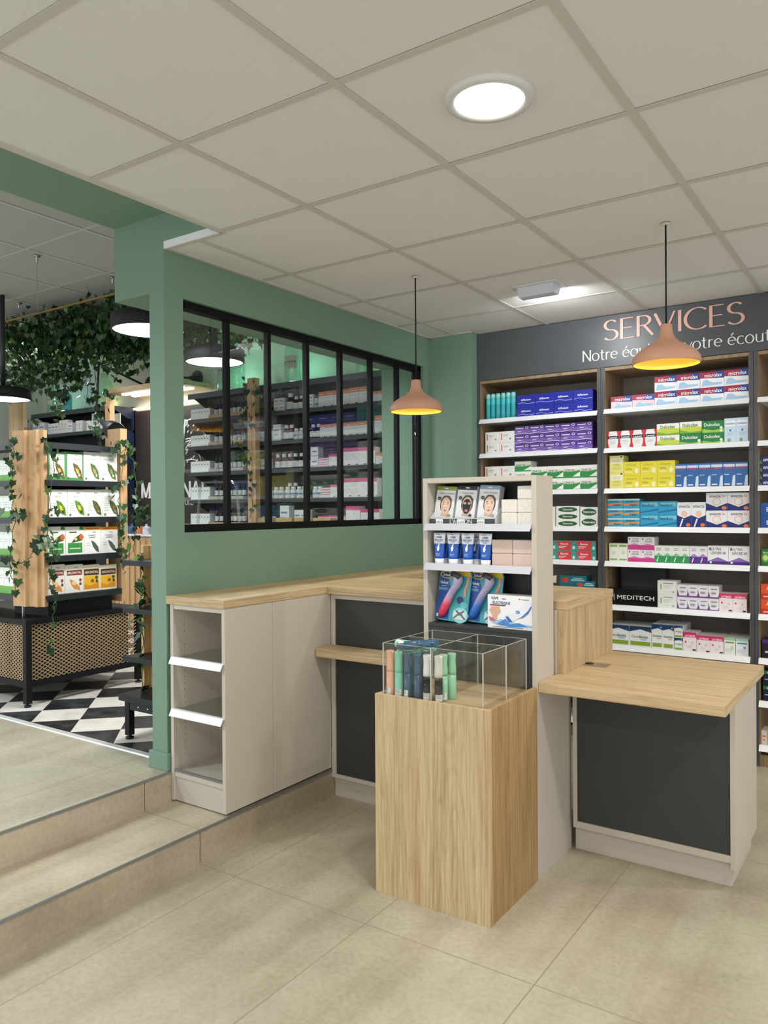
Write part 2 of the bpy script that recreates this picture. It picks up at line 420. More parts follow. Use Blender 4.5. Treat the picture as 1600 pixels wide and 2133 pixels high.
DES = {
 'navy': ('1020A0', [('t', 'deflanasse', .48, .6, .17, 'FFFFFF', .6), ('p', [(.04, .28), (.3, .36), (.6, .24), (.96, .3), (.96, .27), (.6, .21), (.3, .33), (.04, .25)], 'C8D4F4')], 'navy blue box with thin white wave'),
 'redline': ('F0EEEC', [('r', .1, .25, .16, .85, 'C8323C'), ('r', .25, .66, .6, .7, '8A8A8A'), ('r', .25, .56, .52, .59, 'AAAAAA'), ('e', .72, .34, .07, .08, '8C8C8C')], 'white box with slim red bar'),
 'purple': ('5A3A93', [('p', [(0, .2), (.5, .38), (1, .2), (1, .55), (.5, .62), (0, .5)], '7A5BB2'), ('p', [(0, .08), (.6, .2), (1, .1), (1, .16), (.6, .28), (0, .16)], 'D9CBEB'), ('r', .08, .7, .6, .8, 'E6DFF2'), ('t', 'Daflon', .34, .42, .14, 'FFFFFF', .5), ('e', .82, .8, .1, .13, 'FFFFFF'), ('e', .82, .8, .07, .09, '4A2E83')], 'violet box with pale swoosh'),
 'ginkor': ('F3F5F1', [('r', 0, 0, 1, .1, '2D8F47'), ('p', [(0, .1), (.55, .1), (1, .5), (1, .62), (.5, .5), (0, .52)], '2D8F47'), ('t', 'GINKOR', .36, .62, .2, '17552B', .6), ('t', 'FORT', .82, .6, .12, 'D8BE32', .28)], 'white box with green band'),
 'titan': ('F2F3EF', [('e', .5, .5, .42, .36, '1F5B2E'), ('t', 'Titanoreine', .5, .52, .24, 'FFFFFF', .7)], 'white box with dark green oval'),
 'rennie': ('E4383F', [('p', [(.0, 0), (.12, 0), (.0, .9)], '2BA39B'), ('p', [(.72, 0), (1, 0), (1, 1), (.8, 1)], '2BA39B'), ('r', 0, .93, 1, 1, '2BA39B'), ('t', 'Rennie', .4, .68, .22, 'FFFFFF', .6), ('r', .12, .36, .5, .44, 'F3D8D8'), ('r', .12, .24, .4, .29, 'F3D8D8'), ('e', .88, .3, .06, .18, 'D9EFEA')], 'red and teal box'),
 'tealbox': ('1B7686', [('e', .2, .5, .14, .28, 'D9482F'), ('r', .42, .4, .92, .6, '9FD6D8'), ('r', .5, .7, .85, .76, 'E5F2F2')], 'teal box with red spot'),
 'micro': ('F4F5F8', [('p', [(0, .62), (1, .55), (1, 1), (0, 1)], 'A91F46'), ('p', [(.55, .58), (1, .55), (1, 1), (.68, 1)], '263E90'), ('p', [(.05, .08), (.9, .16), (.95, .28), (.5, .3), (.3, .5), (.12, .46)], 'A9CDEB'), ('t', 'microlax', .55, .78, .24, 'FFFFFF', .74)], 'white box with crimson band'),
 'micropink': ('F6D9DF', [('p', [(0, .62), (1, .55), (1, 1), (0, 1)], 'B03A60'), ('p', [(.5, .58), (1, .55), (1, 1), (.65, 1)], '31519E'), ('p', [(.1, .1), (.9, .16), (.95, .3), (.5, .32), (.3, .5)], 'A9CDEB'), ('t', 'microlax', .55, .78, .24, 'FFFFFF', .74)], 'pale pink box with crimson band'),
 'lansoyl': ('F1F1F0', [('p', [(0, 0), (.2, 0), (.08, .35), (.08, .65), (.2, 1), (0, 1)], 'D6232E'), ('p', [(1, 0), (.8, 0), (.92, .35), (.92, .65), (.8, 1), (1, 1)], 'D6232E'), ('r', .06, .58, .94, .74, '1D1F3A'), ('t', 'Lansoyl', .5, .66, .11, 'FFFFFF', .8)] + lines(.25, .75, [.45, .38, .3]), 'white box with red curved sides'),
 'dulcolight': ('C6D848', [('p', [(0, .5), (.3, .6), (.7, .6), (1, .5), (1, 1), (0, 1)], 'F4F6EC'), ('p', [(.0, 0), (1, 0), (1, .18), (.5, .1), (0, .3)], '7DB03A'), ('t', 'Dulcolax', .48, .72, .26, '1E2A22', .78)], 'lime and white box'),
 'dulcodark': ('1F8443', [('p', [(0, 0), (1, 0), (1, .3), (.5, .2), (0, .34)], 'A5CC4A'), ('e', .88, .38, .07, .12, 'F2F5EE'), ('t', 'Dulcolax', .46, .68, .26, 'FFFFFF', .76), ('e', .88, .14, .06, .1, 'F2F5EE')], 'dark green box'),
 'dulcoblue': ('CFE2F2', [('r', .05, .68, .95, .9, 'F4F8FC'), ('e', .5, .52, .08, .05, '3C7FC0'), ('e', .4, .14, .14, .07, '7DB05A'), ('t', 'Dulcobalance', .5, .79, .08, '4A7DB8', .84)] + lines(.2, .8, [.42, .37, .32], '8FB2CC', .01), 'tall pale blue box'),
 'upsatall': ('E9E483', [('r', .08, .55, .92, .85, 'F6F4DC'), ('t', 'UPSA', .5, .45, .12, 'B9A425', .6), ('e', .84, .92, .07, .05, '3A3A2A')] + lines(.2, .8, [.75, .68, .62, .3, .22], 'B8AF5A', .015), 'tall pale yellow box'),
 'upsa': ('E8DB38', [('t', 'CITRATE', .45, .74, .14, 'A8962A', .7), ('t', 'UPSA', .3, .46, .15, '9A8820', .45), ('e', .78, .34, .12, .2, 'F4F1C4'), ('r', .08, .2, .5, .26, 'F7F3C8')], 'bright yellow box'),
 'bluetall': ('2F66A8', [('r', .03, .82, .97, .93, 'C9DDF0'), ('t', 'Novanuit', .5, .8, .1, 'D22F3B', .8), ('p', [(.7, .05), (1, .05), (1, .5), (.8, .45)], 'D7E6F4'), ('r', .1, .5, .5, .53, 'BFD4EA'), ('r', .1, .1, .55, .15, 'F2F6FA')], 'tall blue box'),
 'imodL': ('2FA3C6', [('r', 0, .82, 1, 1, 'BFE3EE'), ('p', [(0, .3), (1, .42), (1, .62), (0, .5)], 'F0953A'), ('t', 'imodium', .42, .74, .2, '123D6B', .7), ('t', 'lingual', .6, .4, .2, '2B2440', .5)], 'light blue box with orange stripe'),
 'imodC': ('2DA0CC', [('p', [(0, .1), (1, .3), (1, .45), (0, .2)], '1172A0'), ('p', [(.1, .75), (.98, .62), (.98, .92), (.1, .88)], '7CC9E0'), ('t', 'imodium', .45, .72, .2, '143A6A', .8)], 'plain sky blue box'),
 'smectaT': ('F2F2F5', [('p', [(0, 0), (1, 0), (1, .5), (.5, .38), (0, .5)], '1B2A75'), ('t', 'smecta', .5, .85, .12, '20284F', .8), ('e', .5, .55, .22, .12, 'F3C9BC'), ('p', [(.15, .05), (.25, .05), (.45, .35), (.35, .37)], 'F5F6FA'), ('e', .78, .12, .16, .07, 'EE7A4A')], 'tall white and navy box'),
 'smectaW': ('F2F2F5', [('p', [(0, 0), (1, 0), (1, .42), (.5, .2), (0, .42)], '1B2A75'), ('t', 'smecta', .42, .82, .16, '20284F', .62), ('t', 'lia', .82, .82, .14, 'E8856A', .2), ('e', .5, .5, .2, .22, 'F3C9BC'), ('e', .5, .5, .15, .16, 'F2F2F5'), ('e', .85, .14, .12, .1, 'EE7A4A')], 'wide white and navy box'),
 'greenwhite': ('EEF2E4', [('r', .1, .82, .9, .93, '86B84A'), ('e', .5, .5, .2, .1, 'D9DDCB'), ('r', .1, .1, .9, .18, '86B84A')], 'white box with lime bands'),
 'ulP': ('F3EDF2', [('r', 0, 0, 1, .35, 'D0408F'), ('p', [(0, .35), (.5, .5), (1, .35)], 'E07FB4'), ('t', 'ULTRA', .6, .84, .12, '6A6A72', .6), ('t', 'LEVURE', .56, .66, .13, '6A6A72', .7), ('e', .14, .84, .06, .07, '70707A')], 'white box with magenta foot'),
 'ulG': ('F0F3F0', [('r', 0, 0, 1, .42, '2E9A58'), ('p', [(0, .42), (.5, .6), (1, .42)], '84C79C'), ('p', [(.2, .1), (.32, .1), (.5, .35), (.4, .37)], 'F4F6F4')] + lines(.2, .8, [.85, .76], '7A7A80', .03), 'slim white and green box'),
 'ulV': ('F1EEF4', [('r', 0, 0, 1, .42, '5E2E8E'), ('p', [(0, .42), (.5, .6), (1, .42)], 'A88BC6'), ('p', [(.2, .1), (.32, .1), (.5, .35), (.4, .37)], 'F4F2F7')] + lines(.2, .8, [.85, .76], '7A7A80', .03), 'slim white and violet box'),
 'ulW': ('F2F0F5', [('r', 0, 0, 1, .2, '4E2585'), ('p', [(0, .2), (.5, .42), (1, .2)], '8C6AB8'), ('t', 'ULTRA', .42, .84, .13, '5D5D68', .5), ('t', 'LEVURE', .42, .64, .14, '5D5D68', .5), ('e', .12, .84, .045, .08, '5D5D68'), ('t', '200', .8, .64, .12, '5D5D68', .16), ('r', .1, .1, .2, .2, 'F2F0F5')], 'wide white and violet box'),
 'whitegr': ('EDEDE9', [('r', .14, .35, .22, .75, 'A3C05A'), ('r', .3, .78, .8, .84, '8E8E90'), ('e', .82, .2, .06, .07, 'B0B0B0')] + lines(.3, .75, [.64, .56, .48, .2]), 'white box with short lime bar'),
 'violine': ('EDEAF0', [('p', [(0, 0), (1, 0), (1, .3), (.9, .12), (.2, .12), (0, .6)], '7C4C93'), ('r', .25, .7, .85, .78, '8A7A96'), ('e', .5, .42, .3, .14, 'D5D2DB'), ('r', .3, .38, .7, .45, '6E6A76')], 'small white box with violet corner'),
 'pinkL': ('F5EAEC', [('r', 0, .74, 1, 1, 'D8326E'), ('t', 'LACTIBIANE', .52, .82, .1, 'FFFFFF', .74), ('r', .7, .06, .95, .14, '33343A'), ('e', .2, .5, .07, .05, 'D8326E'), ('e', .7, .45, .09, .07, 'E8C9D0')] + lines(.3, .7, [.3, .25, .2], 'C9B4BA', .01), 'white box with pink top band'),
 'osmo': ('F0F2F3', [('p', [(0, .72), (.5, .86), (1, .72), (1, 1), (0, 1)], '183F6B'), ('r', .04, .06, .96, .26, '8AA832'), ('t', 'Osmo', .26, .5, .15, '5F6670', .36, 0), ('t', 'biotic', .66, .5, .15, '1F2530', .4), ('e', .88, .82, .05, .07, '505A66'), ('r', .5, .34, .8, .38, '8FC0DA')], 'wide white box with navy top and olive foot'),
 'osmoS': ('F0F2F3', [('p', [(0, .76), (.6, .84), (1, .76), (1, 1), (0, 1)], '183F6B'), ('r', .08, .06, .92, .22, '8AA832'), ('t', 'Osmobiotic', .5, .52, .1, '2A303A', .84), ('e', .85, .88, .07, .04, 'AAB2BC'), ('r', .5, .4, .85, .43, 'D9907A')], 'narrow white box with navy top and olive foot'),
 'wgreen': ('EEF2EC', [('r', 0, .86, 1, 1, 'A9CFA2'), ('r', .1, .7, .9, .78, '5E9A56'), ('e', .7, .45, .1, .08, 'C9D46A')] + lines(.1, .8, [.35, .28, .2]), 'white box with pale green top'),
 'wblue': ('EEF1F2', [('r', 0, .86, 1, 1, 'A3D3BE'), ('r', .1, .7, .9, .78, '4E86B4'), ('e', .7, .5, .1, .08, '6FA0CC')] + lines(.1, .8, [.35, .28, .2]), 'white box with blue lettering'),
 'apais': ('1A2070', [('p', [(0, 0), (.12, 0), (0, .7)], '5AA24A'), ('t', 'APAISYL', .5, .5, .36, 'FFFFFF', .7)], 'flat dark blue box'),
 'bion': ('1756A8', [('t', 'BION', .5, .48, .32, 'FFFFFF', .6), ('e', .8, .5, .12, .25, 'F4D9A0')], 'royal blue box'),
 'berocca': ('1F6B35', [('e', .35, .5, .3, .25, '59A845'), ('e', .35, .5, .2, .15, 'C9E07A'), ('t', 'Berocca', .5, .8, .1, 'F2F5EE', .8)], 'tall green box'),
 'orange': ('E8552A', [('p', [(.2, .6), (.7, .7), (.9, .95), (.3, .9)], 'F5B08A'), ('r', 0, 0, 1, .38, 'C9331F'), ('r', .1, .15, .8, .22, 'F3D5C8')], 'orange and red box'),
 'black': ('1E1830', [('r', 0, .8, 1, 1, '4B2A72'), ('r', .15, .3, .85, .4, 'D5D0E0'), ('e', .5, .6, .2, .12, '7B4FA8')], 'black and violet box'),
 'eup': ('15233F', [('r', 0, .78, 1, 1, '1F7A4A'), ('t', 'Euphytose', .5, .87, .12, 'F2F5EE', .85), ('r', .1, .4, .7, .46, 'B9C4D8')], 'dark navy box with green top'),
 'tan': ('E9DCCB', [('r', .15, .55, .85, .65, 'D9884A'), ('e', .5, .35, .2, .06, 'D9884A')], 'slim cream box'),
 # the other room
 'orangeT': ('EDEEF0', [('r', 0, .72, 1, 1, 'E0875A'), ('r', .1, .8, .8, .84, 'F5D5C0'), ('r', .62, .03, .9, .09, '33343A'), ('e', .15, .6, .04, .02, 'C8323C')] + lines(.2, .85, [.58, .53], 'B4B8BC', .01), 'white box with orange top band'),
 'pinkT': ('F0EDEF', [('r', 0, .8, 1, 1, 'E0518C'), ('r', .62, .03, .9, .09, '33343A'), ('e', .2, .6, .08, .04, 'E9B8CC')] + lines(.25, .8, [.5, .45, .4], 'D5BEC8', .01), 'white box with pink top band'),
 'pinkF': ('F0E7EB', [('r', 0, .85, 1, 1, 'DA4A80'), ('r', .05, .45, .95, .6, 'D03A68')] + lines(.2, .9, [.3, .2]), 'flat white and pink box'),
 'whiteB': ('EFF1F4', [('r', .1, .6, .8, .7, '7A90B0'), ('r', .1, .35, .6, .42, '9AA0A8')], 'plain white box'),
 'whiteP': ('F0EFF4', [('p', [(.08, .2), (.2, .08), (.8, .08), (.92, .2), (.92, .26), (.8, .14), (.2, .14), (.08, .26)], '7A5AA0'), ('r', .2, .5, .8, .62, '6A6478')], 'white box with violet hook'),
 'display': ('D9DEE2', [('r', .04, .06, .96, .5, 'F2F4F5')] + [('r', .06+.155*i, .5, .19+.155*i, .96, 'F2F3F2') for i in range(6)] + [('e', .125+.155*i, .7, .025, .06, '4A4E50') for i in range(6)], 'white counter display of slim cartons'),
}
def arko(band, art, title, cols):
    els = []
    if band: els += [('r', 0, 0, 1, 1, band), ('r', .08, .1, .92, .92, 'EDEBE4')]
    els += [('t', 'Arko', .6, .88, .055, '2E3A30', .3), ('t', title, .48, .74, .05, cols[0], .62)]
    leaf = [(.38, .62), (.66, .55), (.87, .34), (.93, .05), (.66, .12), (.46, .36)]
    els += [('p', leaf, art), ('p', [(.52, .45), (.7, .4), (.76, .22), (.6, .28)], cols[1]), ('e', .75, .2, .06, .05, cols[2])]
    els += lines(.1, .4, [.5, .42, .34, .24], 'A5A8A0', .01) + [('r', .08, .05, .18, .12, '4F7A4A')]
    return els
DES.update({
 'arkoA': ('E9E7DF', arko('4F9350', '6B5A2A', 'ULTRA DRAINEUR', ('4A7A50', 'C9B24A', 'E5DCC0')), 'green bordered diet box'),
 'arkoB': ('ECEAE3', arko(None, '55702E', 'ULTRA BRULEUR', ('7AA04A', 'A89478', 'D9C9B8')), 'white diet box with leaf print'),
 'arkoC': ('ECEAE3', arko(None, '5E8A2A', 'DETOX', ('7A8A5A', 'E3C33A', '2A3A1E')), 'white box with lemon leaf print'),
 'arkoD': ('ECEAE3', arko(None, '48602E', 'DETOX', ('A5B86A', '7E5A3A', 'C06A5A')), 'white box with dark vegetable leaf print'),
 'arkoE': ('ECEAE3', [('r', .12, .06, .9, .42, '3E8E42'), ('p', [(.3, .42), (.5, .6), (.85, .75), (.9, .5)], '3A5A2A'), ('e', .85, .62, .12, .1, 'D2653A'), ('e', .55, .55, .07, .05, 'E9D27A'), ('r', .2, .78, .6, .82, '6A5A3A'), ('r', .75, .88, .97, 1, '3E8E42'), ('r', .2, .2, .8, .24, 'CFE5C8')], 'white and green box with orange fruit'),
 'arkoF': ('ECEAE6', [('r', 0, .88, 1, 1, 'F0A92E'), ('r', .1, .92, .9, .95, 'C0492A'), ('t', 'Arko', .6, .8, .05, '2E3A30', .3), ('t', 'CONFORT', .45, .68, .05, '4B4A80', .5), ('t', 'DIGESTIF', .48, .6, .05, '4B4A80', .55), ('p', [(.4, .5), (.62, .42), (.82, .26), (.9, .04), (.7, .1), (.52, .26)], '50584E')] + lines(.1, .38, [.4, .32], 'A5A8B0', .01), 'white box with orange top and grey leaf'),
 'arkoG': ('EDE6DE', [('r', .1, .62, .95, .8, '7A2F28'), ('t', 'ARKOROYAL', .52, .71, .08, 'F2E9DA', .78), ('t', 'Arko', .6, .9, .05, '2E3A30', .3), ('p', [(.25, .5), (.5, .42), (.8, .2), (.85, .06), (.5, .14), (.35, .28)], 'D9924A'), ('e', .5, .34, .13, .08, 'EBCB8E'), ('e', .85, .44, .07, .055, '9A3A32'), ('e', .85, .3, .07, .055, '5A5A50')], 'cream box with maroon title band'),
 'arkoH': ('EDE3C8', [('r', .05, .6, .95, .84, '4A2E24'), ('t', 'ARKOROYAL', .5, .72, .09, 'F2E0B0', .8), ('r', .05, .08, .95, .58, 'E9B227'), ('p', [(.05, .3), (.4, .2), (.95, .34), (.95, .08), (.05, .08)], 'D98E1E'), ('e', .55, .38, .1, .07, '8E5A28'), ('e', .8, .5, .09, .07, '3C5A3A'), ('e', .82, .36, .07, .06, '3A3A34')], 'yellow honey box with brown band'),
})
for kk in list(DES):
    if len(DES[kk]) == 3: DES[kk] = DES[kk]
BM = {}
def box_mesh(key, w, d, h):
    k = (key, round(w, 4), round(d, 4), round(h, 4))
    if k in BM: return BM[k]
    body, els = DES[key][0], DES[key][1]
    mb = MB(); mb.box(-w/2, w/2, 0, d, 0, h, pm(body))
    draw(mb, els, lambda u, v, l: Vector((u-w/2, -l, v)), w, h)
    me = bpy.data.meshes.new('medicine_box')
    mb.bm.to_mesh(me); mb.bm.free()
    for m in mb.mats: me.materials.append(m)
    # outward normals for the body come from box(); printed faces face -y
    BM[k] = me; return me
ORD = ['leftmost', 'second from left', 'third from left', 'fourth from left', 'fifth from left', 'sixth from left', 'seventh from left', 'eighth from left', 'ninth from left', 'tenth from left']
def posn(i, n):
    if n == 1: return ''
    if n == 2: return ['left-hand', 'right-hand'][i]
    if i == n-1: return 'rightmost'
    return ORD[i]
def fit(*bits):
    """joins the bits of a label and keeps it within sixteen words"""
    t = ', '.join(b for b in bits if b)
    for a, b in ((' of left bay', ' left bay'), (' of middle bay', ' middle bay'), (' from left', ''), (' with thin ', ' with '), (' shelving bay', ' bay'), (' behind the window', ' behind window'), (' through the window', ' behind window'), (' of the ', ' of '), (' shelf just above', ' shelf above')):
        if len(t.split()) <= 16: break
        t = t.replace(a, b)
    if len(t.split()) > 16: raise ValueError(t)
    return t
ROWN = {1: [''], 2: ['lower row', 'upper row'], 3: ['bottom row', 'middle row', 'top row'], 4: ['bottom row', 'second row up', 'third row up', 'top row']}
def stock(key, where, pxa, pxb, pyt, zs, n=1, rows=1, yf=4.535, d=.095, desc=None, rz=0, name='medicine_box', cat='medicine box', gap=.012):
    """a block of equal boxes between two photo columns, standing on shelf height zs"""
    pm_ = (pxa+pxb)/2
    xa = P(pxa, pyt, y=yf).x; xb = P(pxb, pyt, y=yf).x; zt = P(pm_, pyt, y=yf).z
    if yf < 4.6:                      # keep inside the bay
        for a_, b_ in ((-2.3095, -1.5455), (-1.4945, -.7245), (-.6735, .097)):
            if a_ < (xa+xb)/2 < b_: xa = max(xa, a_); xb = min(xb, b_)
    w = (xb-xa)/n; h = (zt-zs)/rows
    me = box_mesh(key, w*(1-gap), d, h-.0006)
    desc = desc or DES[key][2]
    for r_ in range(rows):
        for c in range(n):
            o = inst(me, name, (xa+w*(c+.5), yf+random.uniform(-.0, .004)+.0002*r_, zs+r_*h))
            bits = [b for b in (posn(c, n), ROWN[rows][r_]) if b]
            lab = fit(desc, ' '.join(bits), where)
            tag(o, lab, cat, (desc+' group '+where) if n*rows > 1 else None)

# ================================================================== THE SHELL
XW0, XW1 = -2.75, -2.655          # the thin wall with the window
XB = -2.988                       # outer face of the beam
m = MB(); m.box(-2.308, 3.2, -2.2, 5.6, -.1, 0, FLOOR); struct('floor', m)
m = MB(); m.box(-2.639, -2.3085, -2.2, 4.43, -.1, Z1, STEPM); struct('floor_step', m)
m = MB(); m.box(-2.3085, -2.3075, -2.2, 2.95, 0, Z1-.008, RISEM); struct('trim_1', m)
m = MB(); m.box(-2.3095, -2.3035, -2.2, 2.93, Z1-.009, Z1+.001, NOSE); struct('trim_2', m)
m = MB(); m.box(-9.5, -2.639, -2.2, 2.325, -.1, Z2, LANDM); struct('floor_landing', m)
m = MB(); m.box(-2.6395, -2.6385, -2.2, 2.25, Z1, Z2-.008, RISEM); struct('trim_3', m)
m = MB(); m.box(-2.6405, -2.634, -2.2, 2.235, Z2-.009, Z2+.001, NOSE); struct('trim_4', m)
m = MB(); m.box(-9.5, -2.75, 2.325, 5.45, -.1, Z2, CHECK); struct('floor_checker', m)
m = MB(); m.prism([(2.302, Z2), (2.306, Z2+.006), (2.336, Z2+.006), (2.34, Z2)], 'x', -9.5, -2.765, pm('D9D8D4', .35, .3)); struct('trim_5', m)
# window wall: low wall, pillar, beam, far pilaster as one continuous wall
m = MB()
m.box(XW0, XW1, 2.338, 4.37, 0, 1.278, GREEN)
m.box(XW0, XW1, 2.233, 2.338, 0, 2.32, GREEN)
m.box(XB, XW1, 2.233, 4.62, 2.32, 2.53, GREEN)
m.box(XB, -2.2, 2.233, 2.40, 2.53, 3.1, GREEN); m.box(XB, XW1, 2.40, 4.62, 2.53, 3.1, GREEN)
m.box(XB, -2.655, 4.37, 4.62, 0, 2.32, GREEN)
m.box(XW0+.001, XW1-.001, 2.338, 4.37, 2.309, 2.321, GREEN)
struct('wall_left', m)
m = MB(); m.box(XW0-.013, XW1+.013, 2.220, 2.262, Z2, .333, GREEN, bev=.003); struct('baseboard_left', m)
m = MB(); m.box(-2.655, -2.336, 4.434, 4.6, 0, CEIL, GREEN); struct('wall_far', m)
m = MB(); m.box(-2.336, 3.2, 4.88, 5.0, 0, CEIL, GREEN); struct('wall_far', m)
m = MB(); m.box(XB, -2.2, -2.2, 2.2325, 2.65, 3.1, GREEN); struct('trim_6', m)
# suspended ceiling of the shop
def ceiling(name, x0, x1, y0, y1, z, gx, gy, tile, bar, skip=None):
    m = MB()
    i0 = math.floor((x0-gx)/.6); i1 = math.ceil((x1-gx)/.6); j0 = math.floor((y0-gy)/.6); j1 = math.ceil((y1-gy)/.6)
    for i in range(i0, i1):
        for j in range(j0, j1):
            a, b, c, d = max(x0, gx+.6*i+.009), min(x1, gx+.6*i+.591), max(y0, gy+.6*j+.009), min(y1, gy+.6*j+.591)
            if skip and c < 2.24: a = max(a, -2.318)
            if b-a < .01 or d-c < .01: continue
            if skip and skip(a, b, c, d): continue
            m.box(a, b, c, d, z+.004, z+.025, tile, bev=.002)
    c_ = struct(name, m)
    m = MB(); bw = .0115
    def seg(a, b, c, d, e=0):
        m.box(a, b, c, d, z+e, z+.003-e, bar)
    for i in range(i0, i1+1):
        x = gx+.6*i
        if x0 < x < x1:
            ys = y0
            if skip and x < -2.316: ys = 2.241
            seg(x-bw, x+bw, ys, y1)
    for j in range(j0, j1+1):
        y = gy+.6*j
        if y0 < y < y1:
            xs = x0
            if skip and y < 2.24: xs = -2.316
            seg(xs, x1, y-bw, y+bw, .0004)
    struct('trim_7', m, None); return m
ceiling('ceiling', -2.655, 3.2, -2.2, 4.9, CEIL, -1.859, 1.634, TILE, TBAR, lambda a, b, c, d: b < -2.31 and d < 2.25)
m = MB(); m.box(-2.655, 3.2, -2.2, 4.9, CEIL+.03, CEIL+.05, TILE); m2 = m
# the void over the green soffit stays open: cut the plate there
m = MB(); m.box(-2.316, 3.2, -2.2, 2.241, CEIL+.026, CEIL+.04, TILE); m.box(-2.655, 3.2, 2.241, 4.9, CEIL+.026, CEIL+.04, TILE); struct('ceiling_back', m)
m2.bm.free()
m = MB()
m.box(-2.322, -2.294, -2.2, 2.2415, CEIL-.001, CEIL+.004, TBAR); m.box(-2.322, -2.319, -2.2, 2.24, CEIL, CEIL+.03, TBAR)
m.box(-2.655, -2.31, 2.237, 2.262, CEIL-.001, CEIL+.004, TBAR)
m.box(-2.654, -2.635, 2.262, 4.434, CEIL-.001, CEIL+.004, TBAR); m.box(-2.655, -2.33, 4.415, 4.434, CEIL-.001, CEIL+.004, TBAR)
struct('trim_8', m)
m = MB(); m.box(-2.655, -2.319, 2.2335, 2.237, CEIL, CEIL+.031, TRIMW); struct('trim_9', m)
# other room
ceiling('ceiling_other_room', -9.5, -2.99, -2.2, 5.45, CEIL2, -4.643, 2.806, TILE2, pm('C9CCCB', .4))
m = MB(); m.box(-9.5, -2.99, -2.2, 5.45, CEIL2+.026, CEIL2+.05, TILE2); struct('ceiling_back', m)
m = MB(); m.box(-9.5, -2.99, 5.45, 5.6, Z2, 3.1, WHITEW); struct('wall_back', m)
m = MB(); m.box(-9.6, -8.7, 1.0, 5.45, Z2, 3.1, WHITEW)
struct('wall_side', m)

# ---- interior window: frame, mullions, panes
win = thing('window_1', 'black steel framed interior window with seven panes in the green wall', 'window', (XW0+.045, 3.35, 1.278)); win['kind'] = 'structure'
fr = MB(); fx0, fx1 = -2.715, -2.685
y0, y1, z0, z1 = 2.339, 4.369, 1.279, 2.308
for a in ((fx0-.01, fx1+.01, y0, y1, z0, z0+.034), (fx0-.01, fx1+.01, y0, y1, z1-.034, z1), (fx0-.01, fx1+.01, y0, y0+.012, z0, z1), (fx0-.01, fx1+.01, y1-.034, y1, z0, z1)):
    fr.box(*a, FRAME, bev=.002)
struct('window_frame', fr, win)
mcols = [475, 561, 641, 711, 774, 829]
my = [P(px, 900, x=-2.69).y for px in mcols]
ys = [y0+.012]+my+[y1-.034]
for yy in my:
    b = MB(); b.box(fx0, fx1, yy-.0125, yy+.0125, z0+.034, z1-.034, FRAME, bev=.002); struct('mullion', b, win)
for a, b_ in zip(ys[:-1], ys[1:]):
    g = MB(); g.box(-2.703, -2.697, a+.002, b_-.002, z0+.03, z1-.03, GLASS); struct('glass_pane', g, win)

# ================================================================== LAMPS
def downlight(x, y, label, first=None):
    t = thing('ceiling_downlight', label, 'ceiling light', (x, y, CEIL))
    m = MB(); m.lathe([(.094, -.002), (.098, -.010), (.118, -.009), (.121, .0), (.121, .004)], pm('D5D4D2', .4), (x, y, CEIL), 48, caps=False); m.build('trim_ring', t)
    m = MB(); m.lathe([(.0, -.004), (.095, -.004)], LAMPW, (x, y, CEIL), 48, caps=False); m.build('diffuser', t)
    area('downlight_glow', (x, y, CEIL-.013), .18, DOWN_W*(1.6 if x > 0 and y > 0 else 1), (1, .96, .9))
    return t
downlight(*SPOTS[0], 'round white ceiling downlight glowing in the tiled ceiling')
for i, s_ in enumerate(SPOTS[1:]):
    pl = ['above the third shelving bay beyond the desk', 'over the steps in the foreground, outside the photo', 'in the right foreground, outside the photo', 'near the far wall on the right'][i]
    downlight(*s_, 'round white ceiling downlight '+pl)
# emergency light
ex = thing('emergency_light', 'small rectangular white light fitting recessed near the grey header', 'light fitting', (-1.56, 3.72, CEIL))
m = MB(); m.box(-1.68, -1.45, 3.64, 3.80, CEIL-.004, CEIL+.003, pm('D8DADB')); m.build('base_plate', ex)
m = MB(); m.prism([(3.665, CEIL-.004), (3.68, CEIL-.05), (3.745, CEIL-.05), (3.775, CEIL-.004)], 'x', -1.665, -1.475, pm('CDD4DE', .3)); m.build('housing', ex)
m = MB(); m.box(-1.66, -1.48, 3.749, 3.765, CEIL-.046, CEIL-.014, LEDW); m.build('lens', ex)
area('emergency_glow', (-1.57, 3.80, CEIL-.035), .12, 5, (.97, .98, 1), (R(70), 0, 0))

